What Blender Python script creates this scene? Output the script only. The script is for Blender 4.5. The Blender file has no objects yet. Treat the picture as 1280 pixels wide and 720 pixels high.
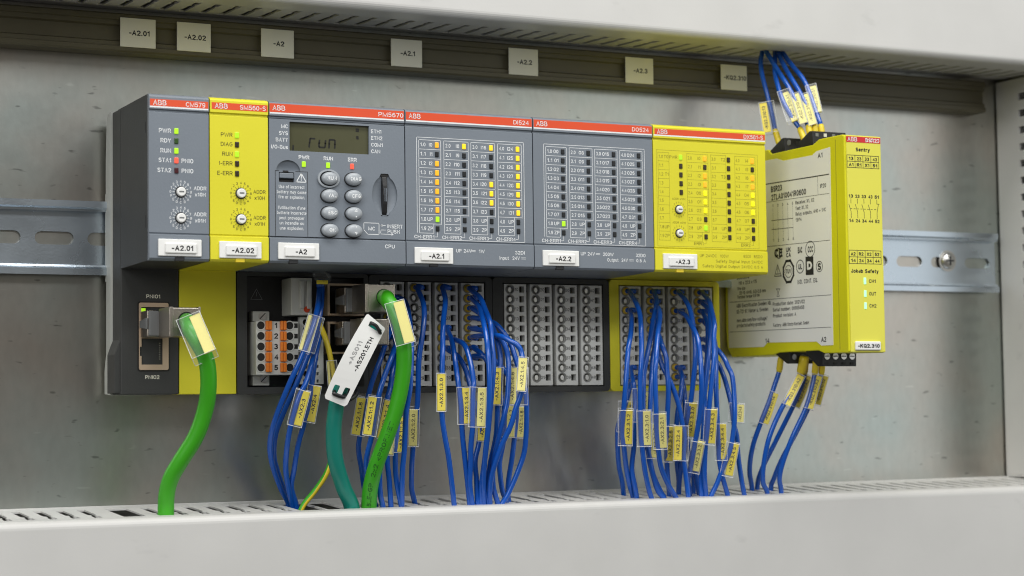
import bpy, bmesh, math, random
from mathutils import Vector, Matrix
from mathutils.geometry import tessellate_polygon
random.seed(7)
S = 0.001                                   # everything below is written in millimetres
scene = bpy.context.scene
COL = scene.collection

# ------------------------------------------------------------------ camera
CAM = Vector((-238.885, -923.825, -9.245)); YAW, PITCH, ROLL, FPX = 0.4578, 0.0623, -0.0125, 2457.29
cy, sy = math.cos(YAW), math.sin(YAW)
FW = Vector((sy*math.cos(PITCH), cy*math.cos(PITCH), math.sin(PITCH)))
_r = Vector((cy, -sy, 0)); _u = _r.cross(FW)
RT = math.cos(ROLL)*_r + math.sin(ROLL)*_u
UP = -math.sin(ROLL)*_r + math.cos(ROLL)*_u
cd = bpy.data.cameras.new('camera'); cam = bpy.data.objects.new('camera', cd); COL.objects.link(cam)
m3 = Matrix((RT, UP, -FW)).transposed()
cam.matrix_world = Matrix.Translation(CAM*S) @ m3.to_4x4()
cd.sensor_width = 36.0; cd.lens = FPX/1280*36.0
cd.clip_start = 0.02; cd.clip_end = 50
cd.dof.use_dof = True; cd.dof.focus_distance = 0.940; cd.dof.aperture_fstop = 11.0; cd.dof.aperture_blades = 7
scene.camera = cam

# ------------------------------------------------------------------ world + lamps
w = bpy.data.worlds.new('World'); scene.world = w; w.use_nodes = True
bg = w.node_tree.nodes['Background']; bg.inputs[0].default_value = (1.0, 0.95, 0.86, 1); bg.inputs[1].default_value = 0.14
def area(name, loc, target, sx, sz, power, color):
    l = bpy.data.lights.new(name, 'AREA'); l.shape = 'RECTANGLE'; l.size = sx; l.size_y = sz
    l.energy = power; l.color = color
    o = bpy.data.objects.new(name, l); COL.objects.link(o); o.location = loc
    d = Vector(target)-Vector(loc); o.rotation_euler = d.to_track_quat('-Z', 'Y').to_euler()
    return o
area('ceiling_lamp', (0.14, -0.64, 1.15), (0.18, -0.03, 0.0), 1.5, 0.35, 15.5, (1.0, 0.98, 0.94))
area('ceiling_lamp', (0.35, -2.0, 1.20), (0.2, 0, 0.05), 1.8, 0.4, 15.0, (0.97, 0.99, 1.0))
area('window_light', (-1.15, -1.10, 0.60), (0.2, 0, 0.06), 0.9, 0.8, 11.0, (0.98, 0.99, 1.0))
area('plate_reflection_light', (1.75, -1.30, 0.20), (0.35, 0, 0.10), 1.25, 1.2, 4.1, (0.93, 0.98, 1.0))
area('plate_reflection_light', (0.86, -1.30, 0.45), (0.35, 0, 0.10), 0.45, 0.35, 0.33, (0.97, 0.98, 0.93))  # added soft panel, lifts the reflection in the plate's upper middle
vs = scene.view_settings
scene.display_settings.display_device = 'sRGB'
vs.view_transform = 'Standard'; vs.look = 'None'; vs.exposure = 0; vs.gamma = 1; vs.use_curve_mapping = False
scene.cycles.pixel_filter_type = 'BLACKMAN_HARRIS'; scene.cycles.filter_width = 1.05; scene.cycles.max_bounces = 10; scene.cycles.transparent_max_bounces = 24

# ------------------------------------------------------------------ picture point -> place in the cabinet
def ray(u, v): return FW + RT*((u-640)/FPX) + UP*((360-v)/FPX)
def P(u, v, y):
    d = ray(u, v); return CAM + d*((y-CAM.y)/d.y)
def PX(u, v, x):
    d = ray(u, v); return CAM + d*((x-CAM.x)/d.x)
def duct_z(y): return -51.9 + 0.0583*y
def PB(u, v):                                # on top of the lower duct
    d = ray(u, v); t = (duct_z(CAM.y)-CAM.z)/(d.z-0.0583*d.y); return CAM + d*t

# ------------------------------------------------------------------ materials
def lin(c):
    return tuple((x/12.92 if x <= 0.04045 else ((x+0.055)/1.055)**2.4) for x in (v/255 for v in c))
MATS = {}
def mat(name, col, rough=0.5, metal=0.0, grain=0.0, gscale=900.0, vary=0.0, emit=None, estr=0.0, trans=0.0, spec=0.5, coat=0.0):
    m = bpy.data.materials.new(name); m.use_nodes = True; nt = m.node_tree; b = nt.nodes['Principled BSDF']
    b.inputs['Base Color'].default_value = (*col, 1); b.inputs['Roughness'].default_value = rough
    b.inputs['Metallic'].default_value = metal; b.inputs['Specular IOR Level'].default_value = spec
    if coat: b.inputs['Coat Weight'].default_value = coat
    if emit: b.inputs['Emission Color'].default_value = (*emit, 1); b.inputs['Emission Strength'].default_value = estr
    if trans: b.inputs['Transmission Weight'].default_value = trans
    if grain or vary:
        tc = nt.nodes.new('ShaderNodeTexCoord')
        n = nt.nodes.new('ShaderNodeTexNoise'); n.inputs['Scale'].default_value = gscale; n.inputs['Detail'].default_value = 3
        nt.links.new(tc.outputs['Object'], n.inputs['Vector'])
        if grain:
            bp = nt.nodes.new('ShaderNodeBump'); bp.inputs['Strength'].default_value = grain; bp.inputs['Distance'].default_value = 0.0004
            nt.links.new(n.outputs[0], bp.inputs['Height']); nt.links.new(bp.outputs[0], b.inputs['Normal'])
        if vary:
            n2 = nt.nodes.new('ShaderNodeTexNoise'); n2.inputs['Scale'].default_value = 28; n2.inputs['Detail'].default_value = 6
            nt.links.new(tc.outputs['Object'], n2.inputs['Vector'])
            cr = nt.nodes.new('ShaderNodeMapRange'); cr.inputs['From Min'].default_value = 0.3; cr.inputs['From Max'].default_value = 0.7
            cr.inputs['To Min'].default_value = 1-vary; cr.inputs['To Max'].default_value = 1+vary
            nt.links.new(n2.outputs[0], cr.inputs['Value'])
            mx = nt.nodes.new('ShaderNodeMix'); mx.data_type = 'RGBA'; mx.blend_type = 'MULTIPLY'; mx.inputs['Factor'].default_value = 1
            mx.inputs['A'].default_value = (*col, 1); nt.links.new(cr.outputs[0], mx.inputs['B'])
            nt.links.new(mx.outputs['Result'], b.inputs['Base Color'])
            if name == 'duct_pvc':                       # sparse rubbed spots and faint streaks
                mp = nt.nodes.new('ShaderNodeMapping'); mp.inputs['Scale'].default_value = (0.6, 1, 1.4); nt.links.new(tc.outputs['Object'], mp.inputs[0])
                n3 = nt.nodes.new('ShaderNodeTexNoise'); n3.inputs['Scale'].default_value = 46; n3.inputs['Detail'].default_value = 4; nt.links.new(mp.outputs[0], n3.inputs['Vector'])
                c3 = nt.nodes.new('ShaderNodeMapRange'); c3.inputs['From Min'].default_value = 0.66; c3.inputs['From Max'].default_value = 0.74; c3.inputs['To Min'].default_value = 1.0; c3.inputs['To Max'].default_value = 0.88
                nt.links.new(n3.outputs[0], c3.inputs['Value']); ml = nt.nodes.new('ShaderNodeMath'); ml.operation = 'MULTIPLY'
                nt.links.new(cr.outputs[0], ml.inputs[0]); nt.links.new(c3.outputs[0], ml.inputs[1]); nt.links.new(ml.outputs[0], mx.inputs['B'])
            rr = nt.nodes.new('ShaderNodeMapRange'); rr.inputs['To Min'].default_value = rough-0.08; rr.inputs['To Max'].default_value = rough+0.08
            nt.links.new(n2.outputs[0], rr.inputs['Value']); nt.links.new(rr.outputs[0], b.inputs['Roughness'])
    MATS[name] = m; return m
GREY = mat('grey_plastic', (0.180, 0.206, 0.240), 0.42, grain=0.12, vary=0.035)
DARK = mat('dark_grey_plastic', (0.034, 0.035, 0.033), 0.6, grain=0.15, vary=0.05)
SHELL = mat('pale_grey_plastic', (0.40, 0.41, 0.38), 0.5, grain=0.1, vary=0.04)
YEL = mat('yellow_plastic', (0.71, 0.655, 0.034), 0.42, grain=0.10, vary=0.025, spec=0.3)
LIME = mat('relay_yellow_plastic', (0.70, 0.67, 0.010), 0.40, grain=0.08, vary=0.03)
LIMEF = mat('relay_front_foil', (0.76, 0.72, 0.085), 0.5, grain=0.03, vary=0.02)
RED = mat('red_stripe', (0.72, 0.075, 0.018), 0.5, vary=0.03)
WHITE = mat('white_print', (0.80, 0.82, 0.83), 0.6)
INK = mat('black_print', (0.02, 0.02, 0.02), 0.6)
DXINK = mat('pale_olive_print', (0.33, 0.29, 0.015), 0.6)
OLIVE = mat('olive_print', (0.13, 0.11, 0.008), 0.6)
SEAM = mat('seam_shadow_gap', (0.02, 0.021, 0.023), 0.7)
BLACK = mat('black_plastic', (0.010, 0.010, 0.011), 0.42, grain=0.12)
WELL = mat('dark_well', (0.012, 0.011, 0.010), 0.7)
TERM = mat('terminal_grey', (0.64, 0.64, 0.61), 0.45, grain=0.1, vary=0.05)
TGROOVE = mat('terminal_groove', (0.22, 0.22, 0.21), 0.55)
CONN = mat('connector_grey', (0.60, 0.60, 0.56), 0.45, grain=0.1, vary=0.04)
ORANGE = mat('orange_plastic', (0.83, 0.22, 0.02), 0.4, vary=0.05)
STEEL = mat('bright_steel', (0.62, 0.60, 0.57), 0.3, metal=1.0, grain=0.15, vary=0.1)
NICKEL = mat('nickel_shell', (0.50, 0.45, 0.39), 0.33, metal=1.0, grain=0.25, gscale=1500, vary=0.1)
BEIGE = mat('beige_shield', (0.62, 0.47, 0.33), 0.42, metal=0.35, grain=0.1, vary=0.06)
GPLUG = mat('grey_plug', (0.16, 0.165, 0.165), 0.4, grain=0.1)
PVC = mat('duct_pvc', (0.60, 0.595, 0.578), 0.36, grain=0.06, vary=0.03)
RAILG = mat('label_rail_grey', (0.105, 0.094, 0.055), 0.45, grain=0.08, vary=0.10)
CARD = mat('label_card_white', (0.80, 0.78, 0.64), 0.6, vary=0.03)
PLATEW = mat('name_plate_white', (0.82, 0.82, 0.80), 0.42, vary=0.02)
PAPER = mat('silver_label', (0.84, 0.84, 0.78), 0.42, vary=0.02)
BLUE = mat('blue_pvc', (0.003, 0.080, 0.42), 0.22, vary=0.08, coat=0.25)
YMARK = mat('yellow_marker', (0.90, 0.72, 0.05), 0.5, vary=0.05)
PMARK = mat('pale_yellow_marker', (0.90, 0.80, 0.24), 0.5, vary=0.05)
YFER = mat('yellow_ferrule', (0.78, 0.60, 0.03), 0.42, vary=0.05)
OFER = mat('ochre_ferrule', (0.62, 0.42, 0.04), 0.45, vary=0.05)
GREEN = mat('green_pvc', (0.040, 0.35, 0.007), 0.40, vary=0.05, coat=0.1)
TEAL = mat('teal_pvc', (0.004, 0.20, 0.155), 0.36, vary=0.05, coat=0.1)
LCD = mat('lcd_olive', (0.074, 0.074, 0.038), 0.22, vary=0.08)
SEG = mat('lcd_segment', (0.006, 0.006, 0.004), 0.4)
BUTTON = mat('button_grey', (0.36, 0.39, 0.42), 0.33, vary=0.03)
def led(name, c, s, base=None): return mat(name, base or tuple(x*0.6 for x in c), 0.3, emit=c, estr=s)
L_OFF = mat('led_off', (0.014, 0.016, 0.018), 0.3)
L_OFFB = mat('led_off_brown', (0.035, 0.024, 0.010), 0.3)
L_GRN = led('led_green', (0.42, 0.80, 0.02), 0.75); L_ORG = led('led_orange', (0.98, 0.42, 0.02), 0.85)
L_YEL = led('led_yellow', (1.0, 0.60, 0.02), 0.95); L_RED = led('led_red', (1.0, 0.12, 0.07), 0.7)
L_LEM = led('led_lemon', (1.0, 0.92, 0.01), 0.75); L_MINT = led('led_mint', (0.45, 1.0, 0.62), 0.8)
L_DGRN = mat('led_dull_green', (0.03, 0.075, 0.015), 0.3); L_DRED = mat('led_dull_red', (0.06, 0.010, 0.014), 0.3)

def clear_plastic():
    m = bpy.data.materials.new('clear_sleeve'); m.use_nodes = True; nt = m.node_tree; nt.nodes.clear()
    o = nt.nodes.new('ShaderNodeOutputMaterial'); mx = nt.nodes.new('ShaderNodeMixShader'); m2 = nt.nodes.new('ShaderNodeMixShader')
    t = nt.nodes.new('ShaderNodeBsdfTransparent'); t.inputs[0].default_value = (0.96, 0.97, 0.98, 1)
    g = nt.nodes.new('ShaderNodeBsdfGlossy'); g.inputs['Roughness'].default_value = 0.22
    d = nt.nodes.new('ShaderNodeBsdfDiffuse'); d.inputs[0].default_value = (0.85, 0.87, 0.90, 1)
    fr = nt.nodes.new('ShaderNodeFresnel'); fr.inputs[0].default_value = 1.5
    mu = nt.nodes.new('ShaderNodeMath'); mu.operation = 'MULTIPLY'; mu.inputs[1].default_value = 0.36; nt.links.new(fr.outputs[0], mu.inputs[0]); nt.links.new(mu.outputs[0], m2.inputs[0])
    mx.inputs[0].default_value = 0.055
    nt.links.new(t.outputs[0], mx.inputs[1]); nt.links.new(d.outputs[0], mx.inputs[2])
    nt.links.new(mx.outputs[0], m2.inputs[1]); nt.links.new(g.outputs[0], m2.inputs[2]); nt.links.new(m2.outputs[0], o.inputs[0])
    return m
CLEAR = clear_plastic()
CLAMPM = mat('clamp_glint_metal', (0.78, 0.77, 0.72), 0.4, metal=0.5)  # metal clamps lightened, their glints put into the colour
GPRINT = mat('dark_green_print', (0.012, 0.13, 0.006), 0.6)
def rim():  # clear plastic edges made whitish, their sheen put into the colour
    m = bpy.data.materials.new('sleeve_edge_sheen'); m.use_nodes = True; nt = m.node_tree; nt.nodes.clear()
    o = nt.nodes.new('ShaderNodeOutputMaterial'); mx = nt.nodes.new('ShaderNodeMixShader'); t = nt.nodes.new('ShaderNodeBsdfTransparent')
    d = nt.nodes.new('ShaderNodeBsdfPrincipled'); d.inputs['Base Color'].default_value = (0.88, 0.89, 0.90, 1); d.inputs['Roughness'].default_value = 0.2
    mx.inputs[0].default_value = 0.55; nt.links.new(t.outputs[0], mx.inputs[1]); nt.links.new(d.outputs[0], mx.inputs[2]); nt.links.new(mx.outputs[0], o.inputs[0]); return m
RIM = rim()

def galvanised():
    m = bpy.data.materials.new('galvanised_steel'); m.use_nodes = True; nt = m.node_tree; b = nt.nodes['Principled BSDF']; L = nt.links.new
    tc = nt.nodes.new('ShaderNodeTexCoord')
    def noise(scale, detail, sx=1, sz=1, rough=0.5):
        mp = nt.nodes.new('ShaderNodeMapping'); mp.inputs['Scale'].default_value = (sx, 1, sz); L(tc.outputs['Object'], mp.inputs[0])
        n = nt.nodes.new('ShaderNodeTexNoise'); n.inputs['Scale'].default_value = scale; n.inputs['Detail'].default_value = detail
        n.inputs['Roughness'].default_value = rough; L(mp.outputs[0], n.inputs['Vector']); return n
    def ramp(src, a, b_, lo, hi):
        r = nt.nodes.new('ShaderNodeMapRange'); r.inputs['From Min'].default_value = a; r.inputs['From Max'].default_value = b_
        r.inputs['To Min'].default_value = lo; r.inputs['To Max'].default_value = hi; L(src, r.inputs['Value']); return r
    big = noise(7, 3); fine = noise(260, 4, 1, 0.5); spot = noise(240, 2, 0.45, 1.2, 0.4); streak = noise(120, 2, 0.4, 1.6)
    c1 = ramp(big.outputs[0], 0.3, 0.7, 0.88, 1.07); c2 = ramp(fine.outputs[0], 0.3, 0.7, 0.96, 1.04)
    c3 = ramp(spot.outputs[0], 0.68, 0.74, 1.0, 0.58); c4 = ramp(streak.outputs[0], 0.70, 0.76, 1.0, 1.22)
    def mul(a, b2):
        x = nt.nodes.new('ShaderNodeMath'); x.operation = 'MULTIPLY'; L(a, x.inputs[0]); L(b2, x.inputs[1]); return x.outputs[0]
    v = mul(mul(c1.outputs[0], c2.outputs[0]), mul(c3.outputs[0], c4.outputs[0]))
    mx = nt.nodes.new('ShaderNodeMix'); mx.data_type = 'RGBA'; mx.blend_type = 'MULTIPLY'; mx.inputs['Factor'].default_value = 1
    hue = noise(16, 3); hr = ramp(hue.outputs[0], 0.35, 0.65, 0.0, 1.0)
    hm = nt.nodes.new('ShaderNodeMix'); hm.data_type = 'RGBA'; hm.inputs['A'].default_value = (0.535, 0.495, 0.445, 1); hm.inputs['B'].default_value = (0.475, 0.515, 0.485, 1)
    L(hr.outputs[0], hm.inputs['Factor']); L(hm.outputs['Result'], mx.inputs['A']); L(v, mx.inputs['B']); L(mx.outputs['Result'], b.inputs['Base Color'])
    b.inputs['Metallic'].default_value = 1.0
    rg = ramp(big.outputs[0], 0.3, 0.7, 0.26, 0.34); L(rg.outputs[0], b.inputs['Roughness'])
    bp = nt.nodes.new('ShaderNodeBump'); bp.inputs['Strength'].default_value = 0.16; bp.inputs['Distance'].default_value = 0.0003
    ad = nt.nodes.new('ShaderNodeMath'); ad.operation = 'ADD'; L(fine.outputs[0], ad.inputs[0]); ad.inputs[1].default_value = 0.0
    L(ad.outputs[0], bp.inputs['Height']); L(bp.outputs[0], b.inputs['Normal'])
    return m
GALV = galvanised()
ZINC = mat('zinc_rail', (0.58, 0.65, 0.72), 0.28, metal=1.0, grain=0.1, vary=0.08)

# ------------------------------------------------------------------ mesh helpers
class MB:
    """Collects shapes in millimetres; build() links them as one mesh object."""
    def __init__(s): s.v = []; s.f = []
    def add(s, vs_, fs):
        o = len(s.v); s.v += [tuple(p) for p in vs_]; s.f += [tuple(i+o for i in f) for f in fs]; return s
    def box(s, x0, x1, y0, y1, z0, z1, bev=0.0, seg=2):
        if bev <= 0:
            return s.add([(x0,y0,z0),(x1,y0,z0),(x1,y1,z0),(x0,y1,z0),(x0,y0,z1),(x1,y0,z1),(x1,y1,z1),(x0,y1,z1)],
                [(3,2,1,0),(4,5,6,7),(0,1,5,4),(1,2,6,5),(2,3,7,6),(3,0,4,7)])
        bm = bmesh.new(); bmesh.ops.create_cube(bm, size=1)
        for q in bm.verts: q.co = Vector(((x0+x1)/2+q.co.x*(x1-x0), (y0+y1)/2+q.co.y*(y1-y0), (z0+z1)/2+q.co.z*(z1-z0)))
        bmesh.ops.bevel(bm, geom=bm.edges[:], offset=bev, segments=seg, profile=0.5, affect='EDGES', clamp_overlap=True)
        return s.bm(bm)
    def bm(s, bm):
        bm.verts.index_update(); s.add([q.co for q in bm.verts], [[q.index for q in f.verts] for f in bm.faces]); bm.free(); return s
    def prism(s, poly, x0, x1, bev=0.0, fn=None):
        """poly of (a,b) swept from x0 to x1; fn(a,b,t)->xyz, default (t,a,b)"""
        fn = fn or (lambda a, b, t: (t, a, b))
        n = len(poly); V = [Vector(fn(a, b, x0)) for a, b in poly] + [Vector(fn(a, b, x1)) for a, b in poly]
        bm = bmesh.new(); q = [bm.verts.new(p) for p in V]
        bm.faces.new(q[:n][::-1]); bm.faces.new(q[n:])
        for i in range(n): bm.faces.new((q[i], q[(i+1) % n], q[n+(i+1) % n], q[n+i]))
        bmesh.ops.recalc_face_normals(bm, faces=bm.faces[:])
        if bev: bmesh.ops.bevel(bm, geom=bm.edges[:], offset=bev, segments=2, profile=0.5, affect='EDGES', clamp_overlap=True)
        big = [f for f in bm.faces if len(f.verts) > 4]
        if big: bmesh.ops.triangulate(bm, faces=big)
        return s.bm(bm)
    def plate(s, outer, holes, t0, t1, fn):
        """flat plate with through holes; loops of (a,b); fn(a,b,t)->xyz"""
        loops = [outer]+list(holes); pts = [p for l in loops for p in l]; n = len(pts)
        tris = tessellate_polygon([[Vector((a, b, 0)) for a, b in l] for l in loops])
        V = [fn(a, b, t0) for a, b in pts]+[fn(a, b, t1) for a, b in pts]
        F = [tuple(t) for t in tris]+[tuple(i+n for i in t[::-1]) for t in tris]
        o = 0
        for l in loops:
            k = len(l)
            for i in range(k):
                a, b = o+i, o+(i+1) % k; F.append((a, b, b+n, a+n))
            o += k
        bm = bmesh.new(); q = [bm.verts.new(p) for p in V]
        for f in F:
            try: bm.faces.new([q[i] for i in f])
            except ValueError: pass
        bmesh.ops.recalc_face_normals(bm, faces=bm.faces[:])
        return s.bm(bm)
    def cyl(s, c, d, r, h, n=20, r2=None, cap=True):
        """frustum from c along d"""
        d = Vector(d).normalized(); a = d.orthogonal().normalized(); b = d.cross(a); c = Vector(c); r2 = r if r2 is None else r2
        V = []
        for rr, off in ((r, 0), (r2, h)):
            V += [c+d*off+(a*math.cos(2*math.pi*i/n)+b*math.sin(2*math.pi*i/n))*rr for i in range(n)]
        F = [(i, (i+1) % n, n+(i+1) % n, n+i) for i in range(n)]
        if cap: F += [tuple(range(n))[::-1], tuple(range(n, 2*n))]
        return s.add(V, F)
    def tube(s, pts, r, n=10, cap=True, rfn=None):
        pts = [Vector(p) for p in pts]; m = len(pts); V = []; F = []
        t = (pts[1]-pts[0]).normalized(); a = t.orthogonal().normalized()
        for i, p in enumerate(pts):
            t = (pts[min(i+1, m-1)]-pts[max(i-1, 0)]).normalized()
            a = (a-t*a.dot(t)).normalized(); b = t.cross(a); rr = rfn(i/(m-1)) if rfn else r
            V += [p+(a*math.cos(2*math.pi*k/n)+b*math.sin(2*math.pi*k/n))*rr for k in range(n)]
        for i in range(m-1):
            for k in range(n): F.append((i*n+k, i*n+(k+1) % n, (i+1)*n+(k+1) % n, (i+1)*n+k))
        if cap: F += [tuple(range(n))[::-1], tuple(range((m-1)*n, m*n))]
        return s.add(V, F)
    def build(s, name, m, parent=None, smooth=False, origin=None):
        L = Vector(origin) if origin is not None else (ROOT_LOC(parent) if parent else Vector((0, 0, 0)))
        me = bpy.data.meshes.new(name)
        me.from_pydata([((x-L.x)*S, (y-L.y)*S, (z-L.z)*S) for x, y, z in s.v], [], s.f)
        me.validate()
        if smooth:
            for p in me.polygons: p.use_smooth = True
        me.materials.append(m)
        o = bpy.data.objects.new(name, me); COL.objects.link(o)
        if parent: o.parent = parent
        else: o.location = L*S
        return o
def ROOT_LOC(o):
    while o.parent: o = o.parent
    return o.location/S
def thing(name, label, cat, loc, group=None):
    o = bpy.data.objects.new(name, None); COL.objects.link(o); o.location = Vector(loc)*S; o.empty_display_size = 0.01
    return tag(o, label, cat, group)
def tag(o, label, cat, group=None):
    o['label'] = label; o['category'] = cat
    if group: o['group'] = group
    return o
def put(name, me, pos, parent, m=None):
    """one more object on a shared mesh; pos in mm, absolute"""
    o = bpy.data.objects.new(name, me); COL.objects.link(o); o.parent = parent
    o.location = (Vector(pos)-ROOT_LOC(parent))*S
    return o
def mesh_of(mb, name, m, smooth=False):
    me = bpy.data.meshes.new(name); me.from_pydata([(x*S, y*S, z*S) for x, y, z in mb.v], [], mb.f); me.validate(); me.materials.append(m)
    if smooth:
        for p in me.polygons: p.use_smooth = True
    return me
def circ(cx, cz, r, n=14, rz=None, ph=0.0):
    rz = rz or r; return [(cx+r*math.cos(2*math.pi*i/n+ph), cz+rz*math.sin(2*math.pi*i/n+ph)) for i in range(n)]
def rect(x0, x1, z0, z1): return [(x0, z0), (x1, z0), (x1, z1), (x0, z1)]
def rrect(x0, x1, z0, z1, r, n=4):
    o = []
    for cx, cz, a0 in ((x1-r, z0+r, -90), (x1-r, z1-r, 0), (x0+r, z1-r, 90), (x0+r, z0+r, 180)):
        o += [(cx+r*math.cos(math.radians(a0+90*i/n)), cz+r*math.sin(math.radians(a0+90*i/n))) for i in range(n+1)]
    return o
def smooth_path(pts, k=6):
    pts = [Vector(p) for p in pts]; o = []
    q = [pts[0]*2-pts[1]]+pts+[pts[-1]*2-pts[-2]]
    for i in range(1, len(q)-2):
        a, b, c, d = q[i-1:i+3]
        for j in range(k):
            t = j/k; o.append(0.5*((2*b)+(c-a)*t+(2*a-5*b+4*c-d)*t*t+(3*b-a-3*c+d)*t**3))
    o.append(pts[-1]); return o

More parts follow.
